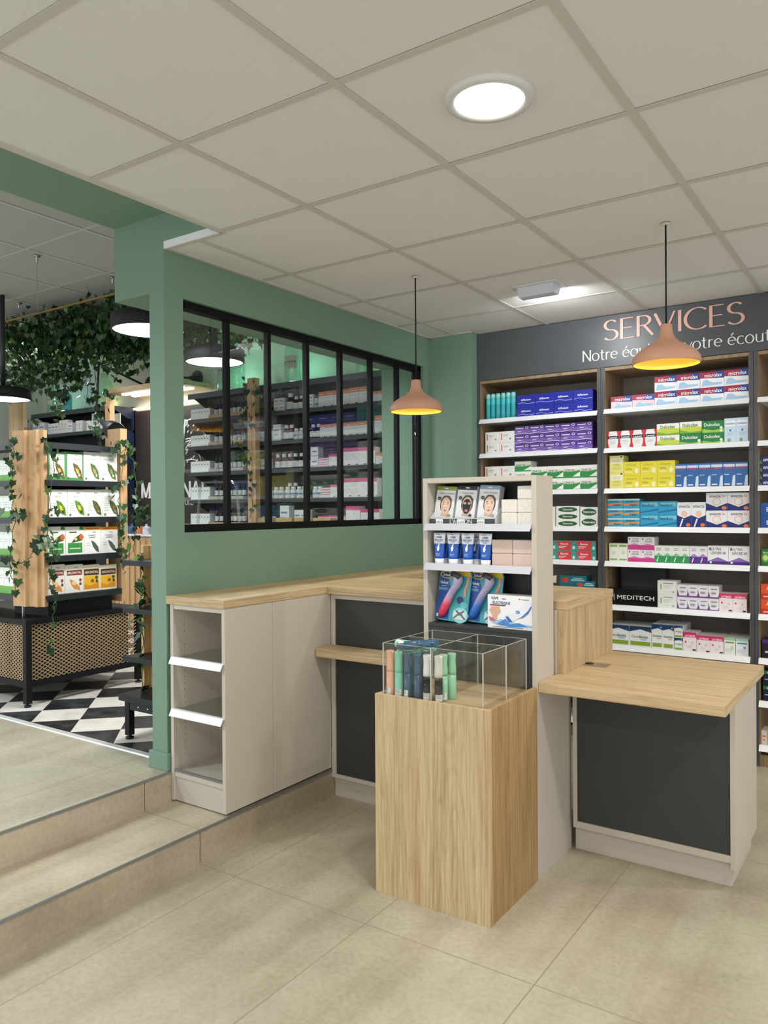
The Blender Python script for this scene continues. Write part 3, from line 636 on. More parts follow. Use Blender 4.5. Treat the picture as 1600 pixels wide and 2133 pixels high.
def pendant(x, y, zt, label, sc=1.0):
    t = thing('pendant_lamp', label, 'pendant lamp', (x, y, CEIL))
    m = MB(); m.tube([(x, y, CEIL), (x, y, zt)], .0035, BLACK, 8); m.lathe([(.014, -.006), (.02, 0)], pm('CFCBBE'), (x, y, CEIL), 16); m.build('cord', t)
    prof = [(.0, 0), (.0215, 0), (.0235, -.004), (.024, -.02), (.027, -.04), (.036, -.058), (.055, -.075), (.085, -.092), (.112, -.110), (.128, -.130), (.1335, -.148), (.131, -.160)]
    pi = [(.127, -.160), (.129, -.148), (.123, -.131), (.107, -.113), (.08, -.096), (.05, -.08), (.03, -.064), (.015, -.055), (0, -.052)]
    m = MB(); m.lathe([(r*sc, z*sc) for r, z in prof], TERRA, (x, y, zt), 48, caps=False)
    m.lathe([(.131*sc, -.160*sc), (.127*sc, -.160*sc)], TERRA, (x, y, zt), 48, caps=False); m.build('lamp_shade', t)
    m = MB(); m.lathe([(r*sc, z*sc) for r, z in pi], INSIDE, (x, y, zt), 48, caps=False); m.build('shade_lining', t)
    m = MB(); m.lathe([(0.001, -.132), (.012, -.128), (.02, -.115), (.018, -.09), (.01, -.06)], BULB, (x, y, zt), 16); m.build('bulb', t)
    area('pendant_glow', (x, y, zt-.142*sc), .06, 1.1, (1, .80, .40))
    l = bpy.data.lights.new('pendant_bulb_glow', 'POINT'); l.energy = 1.5; l.color = (1, .82, .36); l.shadow_soft_size = .02
    o = bpy.data.objects.new('pendant_bulb_glow', l); COL.objects.link(o); o.location = (x, y, zt-.105*sc)
    return t
pendant(-1.993, 3.21, 2.0, 'turned terracotta pendant lamp hanging in front of the interior window', .96)
pendant(-.809, 3.185, 2.10, 'turned terracotta pendant lamp hanging before the SERVICES header', .98)

# ================================================================== FAR SHELVING (faces -y at YF)
UZ = [1.925, 1.696, 1.460, 1.237, 1.035, .781, .549, .323, .09]
def bay(x0, x1, label, zs, post=.02):
    t = thing('shelving_unit', label, 'shelving unit', ((x0+x1)/2, YF+.18, 0))
    def bd(n, *a, mm, bev=0):
        m = MB(); m.box(*a, mm, bev=bev); return m.build(n, t)
    bd('back_panel', x0+.02, x1-.02, 4.86, 4.875, .02, 2.19, mm=BACKP)
    for a in (x0, x1-post): bd('side_post', a, a+post, YF, 4.875, 0, 2.198, mm=ANTH)
    bd('side_lining', x0+post, x0+post+.003, YF+.004, 4.86, .06, 2.18, mm=WOODD); bd('side_lining', x1-post-.003, x1-post, YF+.004, 4.86, .06, 2.18, mm=WOODD)
    bd('top_panel', x0+post, x1-post, YF+.004, 4.86, 2.178, 2.196, mm=WOODD)
    bd('plinth', x0+post, x1-post, YF+.01, 4.86, .0, .062, mm=WOODD)
    for z in zs:
        m = MB(); m.box(x0+post+.0035, x1-post-.0035, YF+.012, 4.86, z+.003, z+.021, pm('DCDDDD', .4)); s_ = m.build('shelf', t)
        m = MB(); m.prism([(YF-.022, z-.002), (YF-.004, z+.027), (YF+.012, z+.027), (YF+.012, z+.021), (YF-.001, z+.021), (YF-.018, z-.002)], 'x', x0+post-.001, x1-post+.001, RAIL); m.build('price_rail', s_)
    return t
bay(-2.334, -1.521, 'anthracite wall shelving unit beside the green wall, left bay', [1.921, 1.700]+UZ[2:])
bay(-1.519, -.700, 'anthracite wall shelving unit in the middle under the pendant lamp', UZ)
bay(-.698, .121, 'anthracite wall shelving unit cut by the right photo edge', UZ)
bay(.123, .942, 'anthracite wall shelving unit beyond the right photo edge', UZ)
hs = thing('header_sign', 'anthracite header board lettered SERVICES in rose above the wall shelving', 'sign', (-.7, YF, 2.199))
m = MB(); m.box(-2.335, 1.6, YF, YF+.03, 2.199, CEIL-.002, ANTH); m.build('board', hs)
ROSE = pm('E0AFA0', .4); WL = pm('EDEDEA', .4)
m = MB(); nib(m, 'SERVICES', -1.503, 2.352, .118, YF, ROSE, .105, .042, width=.765); m.build('title_lettering', hs)
m = MB(); nib(m, 'Notre équipe à votre écoute', -1.632, 2.243, .0655, YF, WL, .088, .046, width=1.065); m.build('slogan_lettering', hs)
LB = 'left bay'
def zz(i): return UZ[i]+.0215
# left bay
A1 = 'top shelf of left bay'
for i in range(6):
    pass
tube_px = [1018, 1028, 1038.4, 1049, 1059.5, 1070]
mb = MB(); mb.lathe([(.0125, 0), (.0125, .112), (.012, .116)], pm('45C6CC', .35), n=16)
mb.lathe([(.0118, .116), (.0122, .138), (.009, .146), (.0, .147)], pm('8FE0E2', .3), n=16)
mb.lathe([(.01262, .03), (.01262, .085)], pm('2AA6B4', .35), n=16, caps=False)
tme = mb.mesh('vitamin_tube')
for i, px in enumerate(tube_px):
    p = P(px, 868, y=4.545); o = inst(tme, 'vitamin_tube', (p.x, 4.545, 1.9425)); o.scale = (1.2, 1.2, 1.16)
    tag(o, 'turquoise slim tube, '+posn(i, 6)+' of six on top shelf of left bay', 'tube', 'turquoise tubes on the top left shelf')
stock('navy', A1, 1077, 1235, 817, 1.9425, 4, 2)
A2 = 'second shelf of left bay'
stock('redline', A2, 1011, 1071.5, 899, 1.7215, 2, 2)
stock('purple', A2, 1071.5, 1234, 883, 1.7215, 5, 3)
A3 = 'third shelf of left bay'
stock('redline', A3, 1010, 1072, 971, zz(2), 2, 2)
stock('ginkor', A3, 1072, 1106, 961, zz(2), 1, 3)
stock('ginkor', A3, 1106, 1244, 970, zz(2), 4, 2)
A4 = 'fourth shelf of left bay'
stock('redline', A4, 1080, 1156, 1055, zz(3), 2, 2)
stock('titan', A4, 1158, 1206.5, 1054, zz(3), 1, 3)
stock('titan', A4, 1208, 1245, 1056, zz(3), 1, 2, desc='large white box with green oval')
A5 = 'fifth shelf of left bay'
stock('rennie', A5, 1120, 1242, 1126, zz(4), 3, 2)
A6 = 'shelf just above the countertop'
stock('tealbox', A6, 1166, 1222, 1199, zz(5), 1, 3, d=.09)
stock('tealbox', A6, 1200, 1240, 1211, zz(5), 1, 3, yf=4.52, d=.012, desc='front teal box')
# middle bay
B1 = 'top shelf of middle bay'
stock('micropink', B1, 1272.5, 1363, 823, zz(0), 2, 1)
stock('micro', B1, 1363, 1560, 776, zz(0), 4, 2)
B2 = 'second shelf of middle bay'
stock('lansoyl', B2, 1262, 1368, 896, zz(1), 4, 1)
stock('dulcolight', B2, 1368, 1415.5, 882, zz(1), 1, 2)
zt = P(1440, 879, y=4.535).z; hh = (zt-zz(1))/2
stock('dulcodark', B2, 1416, 1462, P and 902.5, zz(1), 1, 1, desc='dark green box under the lime box')
_z = P(1439, 902.5, y=4.535).z
stock('dulcolight', B2, 1416, 1462, 878, _z+.0005, 1, 1, desc='lime box standing on a dark green box')
stock('dulcodark', B2, 1462.5, 1508, 876, zz(1), 1, 2)
stock('dulcoblue', B2, 1508.5, 1559, 870, zz(1), 2, 1)
B3 = 'third shelf of middle bay'
stock('upsatall', B3, 1269.5, 1299, 949, zz(2), 1, 2)
stock('upsa', B3, 1299, 1406, 960, zz(2), 3, 2)
stock('bluetall', B3, 1406, 1558, 964, zz(2), 6, 1)
B4 = 'fourth shelf of middle bay'
stock('imodL', B4, 1261, 1332.5, 1039, zz(3), 2, 3)
stock('imodC', B4, 1333, 1410, 1044, zz(3), 2, 2)
stock('smectaT', B4, 1410.5, 1470, 1046, zz(3), 2, 1)
stock('smectaW', B4, 1470.5, 1562, 1026, zz(3), 2, 2)
B5 = 'fifth shelf of middle bay'
stock('greenwhite', B5, 1269, 1307, 1132, zz(4), 2, 1)
stock('ulP', B5, 1307.5, 1363, 1118.5, zz(4), 2, 2)
stock('ulG', B5, 1363.5, 1436, 1137, zz(4), 4, 1)
stock('ulV', B5, 1436.5, 1473.5, 1138, zz(4), 2, 1)
stock('ulW', B5, 1474, 1562, 1137.5, zz(4), 2, 1)
B6 = 'sixth shelf of middle bay'
stock('whitegr', B6, 1369.5, 1410, 1209.5, zz(5), 1, 2)
stock('violine', B6, 1410.5, 1497.5, 1219, zz(5), 4, 2)
stock('pinkL', B6, 1498, 1555.5, 1236.5, zz(5), 2, 1)
B7 = 'seventh shelf of middle bay'
stock('osmo', B7, 1264, 1356.5, 1303, zz(6), 2, 1, d=.2)
stock('osmoS', B7, 1357, 1403.5, 1301, zz(6), 2, 1, d=.2)
stock('osmoS', B7, 1404.5, 1422, 1303, zz(6), 1, 2, d=.2, desc='small white and navy box')
stock('pinkL', B7, 1423, 1451, 1317, zz(6), 1, 1, d=.12, desc='taller white box with pink top band')
stock('pinkL', B7, 1451.5, 1507.5, 1325, zz(6), 2, 1, d=.15)
stock('wgreen', B7, 1508.5, 1531.5, 1329, zz(6), 1, 1, d=.18)
stock('wblue', B7, 1532.5, 1559.5, 1331, zz(6), 1, 1, d=.18)
# Meditech panel and the dark screen behind it
md = thing('sign_block', 'black sign block lettered MEDITECH on the sixth shelf of middle bay', 'sign', (-1.35, 4.54, zz(5)))
xa = -1.494; xb = P(1369, 1240, y=4.53).x; zt = P(1320, 1227, y=4.53).z
m = MB(); m.box(xa, xb, 4.53, 4.57, zz(5), zt, pm('0A0B0C', .3)); m.build('block', md)
m = MB(); p0 = P(1286, 1248, y=4.53); p1 = P(1363, 1248, y=4.53)
V, F, tw = text_polys('MEDITECH', .006); k = (p1.x-p0.x)/tw
for f in F: m.face([(p0.x+V[i][0]*k, 4.5295, p0.z+.002+V[i][1]*k*.78) for i in f], pm('F2F2F2'))
m.box(p0.x-.02, p0.x-.0175, 4.529, 4.5305, p0.z-.006, p0.z+.032, pm('F2F2F2')); m.build('lettering', md)
sc_ = thing('display_screen', 'dark glass display screen standing behind the MEDITECH block', 'screen', (-1.38, 4.66, zz(5)))
a = P(1293, 1180, y=4.65); b = P(1391, 1180, y=4.65)
m = MB(); m.box(a.x, b.x, 4.65, 4.68, zz(5), 1.03, pm('111213', .25)); m.build('frame', sc_)
m = MB(); m.box(a.x+.008, b.x-.012, 4.648, 4.6502, zz(5)+.02, 1.025, pm('3C3F40', .15)); m.build('glass', sc_)
# right bay (a sliver in the photograph)
C_ = 'right edge shelving bay'
x_of = lambda px: px
stock('apais', 'third shelf of '+C_, 1580.5, 1622, 950, zz(2), 1, 4)
stock('bion', 'fourth shelf of '+C_, 1580.5, 1640, 1047, zz(3), 1, 2)
stock('berocca', 'fifth shelf of '+C_, 1585, 1612, 1143, zz(4), 1, 1)
stock('orange', 'sixth shelf of '+C_, 1582, 1636, 1217, zz(5), 1, 2)
stock('black', 'seventh shelf of '+C_, 1587, 1630, 1333, zz(6), 1, 1)
stock('eup', 'eighth shelf of '+C_, 1589, 1630, 1398, zz(7), 1, 2)
stock('tan', 'lowest shelf of '+C_, 1586, 1597, 1521, zz(8), 1, 1)

# ================================================================== CABINET BY THE STEP
K = 1.010; TK = .035
cab = thing('open_shelf_cabinet', 'beige open ended cabinet with two glass shelves standing on the step', 'cabinet', (-2.48, 2.6, Z1))
def part(par, n, *a, mm=BEIGE, bev=.0008, lab=None):
    m = MB(); m.box(*a, mm, bev=bev); o = m.build(n, par)
    if lab: o['label'] = lab
    return o
cx0, cx1 = -2.636, -2.308
YC = 2.237
part(cab, 'side_panel', cx0, cx0+.018, YC, 2.95, Z1+.008, .974)
part(cab, 'front_panel', cx1-.018, cx1, YC, 2.520, Z1+.012, .974)
part(cab, 'front_panel', cx1-.018, cx1, 2.522, 2.9285, Z1+.012, .974)
part(cab, 'top_rail', cx0+.018, cx1-.018, YC+.003, 2.95, .955, .974)
part(cab, 'back_panel', cx0+.018, cx1-.018, 2.60, 2.615, Z1+.01, .955)
part(cab, 'bottom_shelf', cx0+.018, cx1-.018, YC+.004, 2.6, .238, .262)
part(cab, 'kick_board', cx0+.018, cx1-.018, YC+.012, YC+.028, Z1+.005, .238)
m = MB(); m.box(cx0+.018, cx1-.018, YC+.0, YC+.010, .262, .271, pm('8F9194', .3, .5)); m.build('shelf_edge_strip', cab)
for z in (.742, .52):
    m = MB(); m.box(cx0+.019, cx1-.019, YC+.008, 2.598, z, z+.006, SHELFGLASS); g = m.build('glass_shelf', cab)
    m = MB(); m.prism([(YC-.022, z-.018), (YC-.008, z+.010), (YC+.008, z+.010), (YC+.008, z+.006), (YC-.005, z+.006), (YC-.019, z-.018)], 'x', cx0+.012, cx1-.006, RAIL); m.build('price_rail', g)
m = MB()
for yy in (2.30, 2.45):
    for k in range(22):
        z = .32+.028*k
        m.lathe([(.0, 0), (.0022, 0)], pm('3A342C'), (0, 0, 0), 8, mx=Matrix.Translation((cx0+.0184, yy, z)) @ Matrix.Rotation(PI/2, 4, 'Y'), caps=False)
m.build('peg_holes', cab)

# ================================================================== COUNTERTOP (one L-shaped worktop) AND ITS BODY
ct = thing('countertop', 'long oak countertop running under the window and round the corner', 'worktop', (-2.3, 2.9, K-TK))
m = MB(); m.box(XW1+.001, cx1+.001, 2.231, 2.905, K-TK, K, WOODY, bev=.0012); m.box(XW1+.001, -2.345, 2.9055, 4.43, K-TK, K, WOODY, bev=.001); m.build('slab', ct)
m = MB(); m.box(-2.3445, -1.121, 2.906, 3.476, K-TK, K, WOODX, bev=.0012); m.build('slab', ct)
m = MB(); m.box(XW1+.0015, cx1+.0005, 2.2302, 2.2309, K-TK+.0006, K-.0006, WOODX); m.build('edge_band', ct)
m = MB(); m.box(-1.1208, -1.1201, 2.9065, 3.4755, K-TK+.0006, K-.0006, WOODY); m.build('edge_band', ct)
cb = thing('service_counter', 'beige counter carcass with charcoal front panel beside the display tower', 'counter', (-1.9, 3.1, 0))
part(cb, 'frame', -2.307, -2.283, 2.93, 2.95, .095, K-TK-.001); part(cb, 'frame', -1.66, -1.64, 2.93, 2.95, .095, K-TK-.001)
part(cb, 'frame', -2.283, -1.66, 2.93, 2.95, .095, .113); part(cb, 'frame', -2.283, -1.66, 2.93, 2.95, .95, K-TK-.001)
part(cb, 'front_panel', -2.283, -1.66, 2.937, 2.95, .113, .95, mm=CHAR, lab='charcoal front panel')
part(cb, 'carcass', -2.307, -1.64, 2.95, 3.40, .07, K-TK-.001)
part(cb, 'kick_board', -2.307, -1.64, 2.955, 2.97, 0, .094)
bs = thing('bag_shelf', 'narrow oak shelf jutting from the charcoal counter front', 'shelf', (-1.97, 2.87, .69))
part(bs, 'shelf_board', -2.300, -1.642, 2.806, 2.9295, .692, .731, mm=WOODX)
# ================================================================== DISPLAY TOWER
G0, G1, GY, GB = -1.639, -1.150, 2.687, 2.845
tw_ = thing('display_tower', 'tall beige display tower with three product shelves behind the oak plinth', 'display stand', (-1.39, 2.8, 0))
part(tw_, 'side_panel', G0, G0+.02, GY, GB, 0, 1.498); part(tw_, 'side_panel', G1-.02, G1, GY, GB, .0, 1.498)
part(tw_, 'side_panel', G0, G0+.02, GB, 2.925, 0, .69); part(tw_, 'side_panel', G1-.02, G1, GB, 3.024, 0, .694)
part(tw_, 'top_panel', G0+.02, G1-.02, GY, GB, 1.478, 1.498)
part(tw_, 'back_panel', G0+.02, G1-.02, GB-.012, GB-.001, .92, 1.478, mm=pm('1C2024', .5), lab='near black back panel')
part(tw_, 'front_panel', G0+.02, G1-.02, GY+.006, GY+.02, .05, .905, mm=CHAR, lab='charcoal lower front panel')
part(tw_, 'base_shelf', G0+.02, G1-.02, GY+.003, GB-.012, .905, .918, mm=CHAR)
TS = []
for z in (1.292, 1.134):
    m = MB(); m.box(G0+.021, G1-.021, GY+.0, GB-.013, z+.008, z+.016, pm('D5D6D8', .4)); s_ = m.build('shelf', tw_)
    m = MB(); m.prism([(GY-.022, z-.002), (GY-.006, z+.025), (GY+.004, z+.025), (GY+.004, z+.021), (GY-.003, z+.021), (GY-.019, z-.002)], 'x', G0+.014, G1-.018, pm('CBCCD4', .3)); m.build('price_rail', s_)
m = MB()
for yy in (GY+.04, GY+.11):
    for k in range(13):
        m.lathe([(.0, 0), (.0022, 0)], pm('3A342C'), n=8, mx=Matrix.Translation((G0+.0204, yy, .97+.036*k)) @ Matrix.Rotation(PI/2, 4, 'Y'), caps=False)
m.build('peg_holes', tw_)
ZT1, ZT2, ZT3 = 1.3085, 1.1505, .9185
# ================================================================== OAK PLINTH, ACRYLIC BIN
pl = thing('plinth', 'oak laminate plinth standing in front of the display tower', 'plinth', (-1.38, 2.49, 0))
x0, x1, y0, y1, zp = -1.607, -1.1505, 2.293, 2.686, .713
part(pl, 'front_panel', x0, x1, y0, y0+.018, 0, zp, mm=WOODZ)
part(pl, 'side_panel', x1-.018, x1, y0+.0182, y1, 0, zp-.0005, mm=wood('oak_laminate_shaded', 'z', 'B99A6C', 'AB8B5E', '8B6B44')); part(pl, 'side_panel', x0, x0+.018, y0+.0182, y1, 0, zp-.0005, mm=WOODZ)  # right panel in a darker copy of the oak, its shade painted in
part(pl, 'top_panel', x0+.0181, x1-.0181, y0+.0182, y1, .69, .702, mm=WOODX)
part(pl, 'back_panel', x0+.0181, x1-.0181, y1-.014, y1, .0, .7, mm=WOODX)
ZB = .7025
ab = thing('acrylic_bin', 'clear acrylic four compartment bin standing on the oak plinth', 'display bin', (-1.385, 2.49, ZB))
bx0, bx1, by0, by1, bz = -1.588, -1.183, 2.316, 2.668, .893
def acr(n, a, b, c, d, e, f):
    m = MB(); m.box(a, b, c, d, e, f, ACRYL); o = m.build(n, ab)
    ed = MB(); t = .0012
    # pale opaque strips paint in the light along the polished rims
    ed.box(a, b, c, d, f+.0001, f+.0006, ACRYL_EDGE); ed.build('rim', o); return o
acr('front_wall', bx0, bx1, by0, by0+.004, ZB, bz); acr('back_wall', bx0, bx1, by1-.004, by1, ZB, bz)
acr('side_wall', bx0, bx0+.004, by0+.0041, by1-.0041, ZB, bz); acr('side_wall', bx1-.004, bx1, by0+.0041, by1-.0041, ZB, bz)
acr('divider', -1.387, -1.383, by0+.0041, by1-.0041, ZB, bz-.0005)
acr('cross_divider', bx0+.0041, -1.3875, 2.490, 2.494, ZB, bz-.001); acr('cross_divider', -1.3825, bx1-.0041, 2.490, 2.494, ZB, bz-.001)
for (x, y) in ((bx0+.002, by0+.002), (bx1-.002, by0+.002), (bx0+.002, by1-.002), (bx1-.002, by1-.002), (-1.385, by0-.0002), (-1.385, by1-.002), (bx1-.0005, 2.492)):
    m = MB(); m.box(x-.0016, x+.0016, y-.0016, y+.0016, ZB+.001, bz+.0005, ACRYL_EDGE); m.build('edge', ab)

# spray bottles in the bin
def spray(name, head, body, label, loc, clear=False, trig=True, rot=None, rz=0):
    t = bpy.data.objects.new('spray_bottle', None); COL.objects.link(t); t.location = loc; t.rotation_euler = rot or (0, 0, rz); t['_o'] = [0, 0, 0]; t.empty_display_size = .02; t.scale = (1, 1, 1.07)
    tag(t, label, 'spray bottle', 'spray bottles in the acrylic bin')
    H = .152; r = .0150
    m = MB(); m.lathe([(r*.93, 0), (r, .003), (r, .082)], CLEARB if clear else pm(body, .28), n=28)
    if clear: m.lathe([(r*.82, .006), (r*.82, .07)], glassy('liquid_'+body, lin(body)[:3], .01), n=24)
    b = m.build('bottle_body', None); b.parent = t
    m = MB(); m.lathe([(r*1.012, .082), (r*1.012, .092), (r*.985, .104), (r*.93, .116), (r*.90, .126), (r*.93, .137), (r*1.0, .147), (r*1.0, .1505), (r*.86, .152)], pm(head, .28), n=28)
    b = m.build('spray_head', None); b.parent = t
    if trig:
        m = MB(); m.prism([(r*.6, .132), (r*1.35, .140), (r*1.75, .112), (r*1.5, .108), (r*1.1, .128), (r*.6, .125)], 'y', -.004, .004, pm(head, .28))
        b = m.build('trigger', None); b.parent = t
    m = MB()
    def cyl(u, v, l): a = -PI/2+u/r; return Vector(((r+.0006+l)*math.cos(a), (r+.0006+l)*math.sin(a), v))
    n = 8
    for i in range(n):
        u0 = -.014+.028*i/n; u1 = -.014+.028*(i+1)/n
        m.face([cyl(u0, .006, 0), cyl(u1, .006, 0), cyl(u1, .028, 0), cyl(u0, .028, 0)], pm('ECECEA'))
    for k in range(4):
        for i in range(5):
            u0 = -.012+.0038*i; m.face([cyl(u0, .0245-.003*k, .0002), cyl(u0+.003, .0245-.003*k, .0002), cyl(u0+.003, .0258-.003*k, .0002), cyl(u0, .0258-.003*k, .0002)], pm('4A4C50' if k == 0 else '8A8C90'))
    b = m.build('label_sticker', None); b.parent = t
    return t
def bp_(px, py, back=.015):
    p = P(px, py, z=ZB); d = Vector((p.x, p.y, 0)).normalized(); return (p.x+d.x*back, p.y+d.y*back, ZB)
PEACH, MINT, NAVY, SAGE, WH = 'F0B898', '86D6B6', '3A5E78', '8EC6A2', 'F1EFE9'
def bq(px, y): return (P(px, 1400, y=y).x, y, ZB)
spray('a', PEACH, PEACH, 'peach spray bottle at the left front of the acrylic bin', (-1.5675, 2.337, ZB), rz=R(-20), trig=False)
spray('a', MINT, MINT, 'mint spray bottle standing between peach and navy ones', (-1.531, 2.337, ZB), rz=R(10), trig=False)
spray('a', NAVY, NAVY, 'navy spray bottle standing right beside the mint one', (-1.493, 2.339, ZB), rz=R(-25))
spray('a', NAVY, NAVY, 'second navy spray bottle, next to the clear white topped one', (-1.452, 2.339, ZB), rz=R(200), trig=False)
spray('a', WH, '3A4648', 'clear spray bottle with white head and dark contents', (-1.412, 2.337, ZB), clear=True, trig=False, rz=R(10))
spray('a', 'E2DFD3', '8E7A68', 'clear spray bottle with cream head and brown contents', (-1.3665, 2.337, ZB), clear=True, trig=False, rz=R(35))
spray('a', SAGE, SAGE, 'sage green spray bottle right of the white headed ones', (-1.3665, 2.371, ZB), rz=R(20), trig=False)
spray('a', SAGE, SAGE, 'sage green spray bottle with trigger at the right rear', (-1.353, 2.408, ZB), rz=R(190))
for i, (dx, dy, c, nm) in enumerate([(-1.545, 2.372, PEACH, 'peach'), (-1.51, 2.371, MINT, 'mint'), (-1.475, 2.371, MINT, 'pale mint'), (-1.535, 2.405, NAVY, 'navy'), (-1.50, 2.405, PEACH, 'rearmost peach'), (-1.442, 2.378, NAVY, 'dark navy')]):
    spray('a', c, c, nm+' spray bottle hidden behind the front row in the bin', (dx, dy, ZB), trig=False)
pz = ZB+.152*1.07+.0154
spray('a', MINT, MINT, 'mint spray bottle lying across the top of the others', (-1.573, 2.385, pz+.002), rot=(-PI*.5, 0, R(-88)))
spray('a', NAVY, NAVY, 'navy spray bottle lying in front of the mint one on top', (-1.538, 2.348, pz+.002), rot=(R(-81.5), 0, R(-91)))

# ================================================================== PRODUCTS OF THE TOWER
def face_art(mask=False, hair='5A4A3E', tint='8C9A3A', skin='E3C0A6', title='DEEP-CLEANSING'):
    e = [('p', [(0, .88), (1, .88), (1, 1), (0, 1)], tint), ('e', .5, .945, .12, .018, 'E8E8E8'), ('r', 0, .86, 1, .885, 'F3F3F2'),
         ('t', title, .55, .8, .045, '8E9094', .8), ('e', .56, .5, .30, .25, hair), ('p', [(.26, .6), (.3, .44), (.86, .44), (.86, .64), (.7, .74), (.42, .74)], hair),
         ('p', [(.34, .18), (.78, .18), (.72, .36), (.42, .36)], 'D8AF94')]
    fc = '1E1D1F' if mask else skin
    e += [('p', [(.56+.25*math.cos(a)*(1 if math.sin(a) > 0 else .93), .47+(.23 if math.sin(a) > 0 else .25)*math.sin(a)) for a in [2*PI*i/28 for i in range(28)]], skin),
          ]
    if mask:
        e += [('p', [(.56+.235*math.cos(a)*(1 if math.sin(a) > 0 else .88), .45+(.19 if math.sin(a) > 0 else .22)*math.sin(a)) for a in [2*PI*i/28 for i in range(28)]], fc), ('e', .45, .52, .075, .032, skin), ('e', .68, .52, .075, .032, skin), ('e', .56, .325, .08, .035, 'D9A8A0')]
    e += [('e', .45, .515, .055, .019, '6A5548'), ('e', .68, .515, .055, .019, '6A5548'), ('e', .45, .513, .046, .014, 'F5F3F0'), ('e', .68, .513, .046, .014, 'F5F3F0'), ('e', .455, .514, .02, .014, '39424A'), ('e', .685, .514, .02, .014, '39424A'),
          ('p', [(.39, .55), (.5, .56), (.5, .568), (.39, .566)], '4A3A30'), ('p', [(.62, .56), (.73, .55), (.73, .566), (.62, .568)], '4A3A30'),
          ('p', [(.555, .5), (.575, .5), (.6, .41), (.53, .41)], '2A292B' if mask else 'D9B096'), ('p', [(.49, .335), (.53, .35), (.56, .344), (.59, .35), (.63, .335), (.56, .305)], 'B9656A'),
          ('e', .2, .66, .085, .045, '2A2B2D'), ('r', .16, .65, .24, .665, 'C9C9C9'), ('e', .8, .2, .07, .035, tint), ('e', .66, .2, .05, .025, 'D5B09A')]
    if not mask: e += [('p', [(.49, .47), (.635, .47), (.61, .43), (.515, .43)], 'F1E6DC')]
    e += lines(.08, .55, [.12, .09], 'A5A7AA', .008)
    return e
for i, (pxa, pxb, pyt, args, lab) in enumerate([
    (903, 950, 1008, dict(tint='8FA03A', title='DEEP-CLEANSING'), 'green topped face mask pack showing a bare face'),
    (948, 993, 1008, dict(mask=True, tint='2A2C2E', hair='4A3E3A', title='CLEAR SKIN'), 'face mask pack showing a black peel mask'),
    (992, 1042, 1004, dict(tint='8FA9C0', title='ANTI-FATIGUE', skin='E6C6B0'), 'blue topped face mask pack right of the black mask one')]):
    a = P(pxa, 1070, y=GY+.05); b = P(pxb-3, 1070, y=GY+.05); w = min(.086, b.x-a.x); hgt = .148
    m = MB(); m.box(-w/2, w/2, 0, .04, 0, hgt, pm('D9DBDD')); draw(m, [('r', 0, 0, 1, 1, 'E3E4E6')]+face_art(**args), lambda u, v, l: Vector((u-w/2, -l, v)), w, hgt)
    me = bpy.data.meshes.new('face_mask_pack'); m.bm.to_mesh(me); m.bm.free(); [me.materials.append(q) for q in m.mats]
    o = inst(me, 'face_mask_pack', ((a.x+b.x)/2, GY+.038, ZT1+.012)); o.rotation_euler = (R(-10), R(3), 0)
    tag(o, lab+' in the counter tray', 'cosmetic pack', 'face mask packs in the dark tray')
a = P(895, 1090, y=GY+.012); b = P(1030, 1090, y=GY+.012)
tr = thing('display_tray', 'dark grey card tray with three price tags holding the face masks', 'display tray', ((a.x+b.x)/2, GY+.05, ZT1))
m = MB(); h_ = .03; w = b.x-a.x
m.box(a.x, b.x, GY+.014, GY+.016, ZT1, ZT1+h_, pm('3E4446')); m.box(a.x, b.x, GY+.016, GY+.12, ZT1, ZT1+.002, pm('E5E6E8'))
for xx in (a.x, b.x-.002): m.prism([(GY+.0161, ZT1), (GY+.1, ZT1), (GY+.1, ZT1+.075), (GY+.06, ZT1+.06), (GY+.0161, ZT1+h_)], 'x', xx, xx+.002, pm('E5E6E8'))
m.build('tray_body', tr)
m = MB(); draw(m, [('r', 0, .92, 1, 1, 'E5E6E8'), ('t', "L'ACTION", .49, .56, .6, 'F2F2F2', .34, 0), ('p', [(.35, .16), (.55, .28), (.75, .16), (.55, .22)], 'D9DADA')], lambda u, v, l: Vector((a.x+u, GY+.014-l, ZT1+v)), w, h_); m.build('lettering', tr)
for cx in (.16, .5, .8):
    m = MB(); x_ = a.x+w*cx
    m.box(x_-.016, x_+.016, GY+.0105, GY+.012, ZT1+.003, ZT1+.026, pm('F1F1F0'))
    draw(m, [('t', '4,90 €', .5, .5, .34, '1E1E20', .8, .01)], lambda u, v, l: Vector((x_-.016+u, GY+.0105-l, ZT1+.003+v)), .032, .023); m.build('price_tag', tr)
# wrapped soaps
def soap(w, d, h, c, rough, seed, nm):
    random.seed(seed); m = MB(); m.box(-w/2, w/2, 0, d, 0, h, pm(c, rough), bev=.004)
    for k in range(5 if nm == 'white' else 2):
        x = random.uniform(-w*.35, w*.35); z = random.uniform(h*.15, h*.8)
        m.tube([(x, -.0004, z), (x+random.uniform(-.01, .01), -.0012, z+.006), (x+random.uniform(-.012, .012), -.0004, z+.012)], .00025, pm('F0EDE4' if nm == 'white' else 'E2CFC6', .15), 4)
    return m.mesh('soap_bar')
sw = [soap(.0655, .055, .0505, 'E3DFD4', .25, k, 'white') for k in range(5)]
px_ = [(1058, 0), (1094, 0), (1058, 1), (1094, 1), (1096, 2)]
labs = ['lower left', 'lower right', 'upper left', 'second from bottom on right', 'topmost']
for k, (px, r_) in enumerate(px_):
    p = P(px, 1080, y=GY+.03); xx = -1.252 if px < 1080 else -1.2095
    xx = -1.271 if px < 1080 else -1.2045
    o = inst(sw[k], 'soap_bar', (xx, GY+.022+.001*r_, ZT1+.0507*r_))
    tag(o, labs[k]+' white wrapped soap bar in the stack beside the face masks', 'soap', 'white wrapped soaps on the top tower shelf')
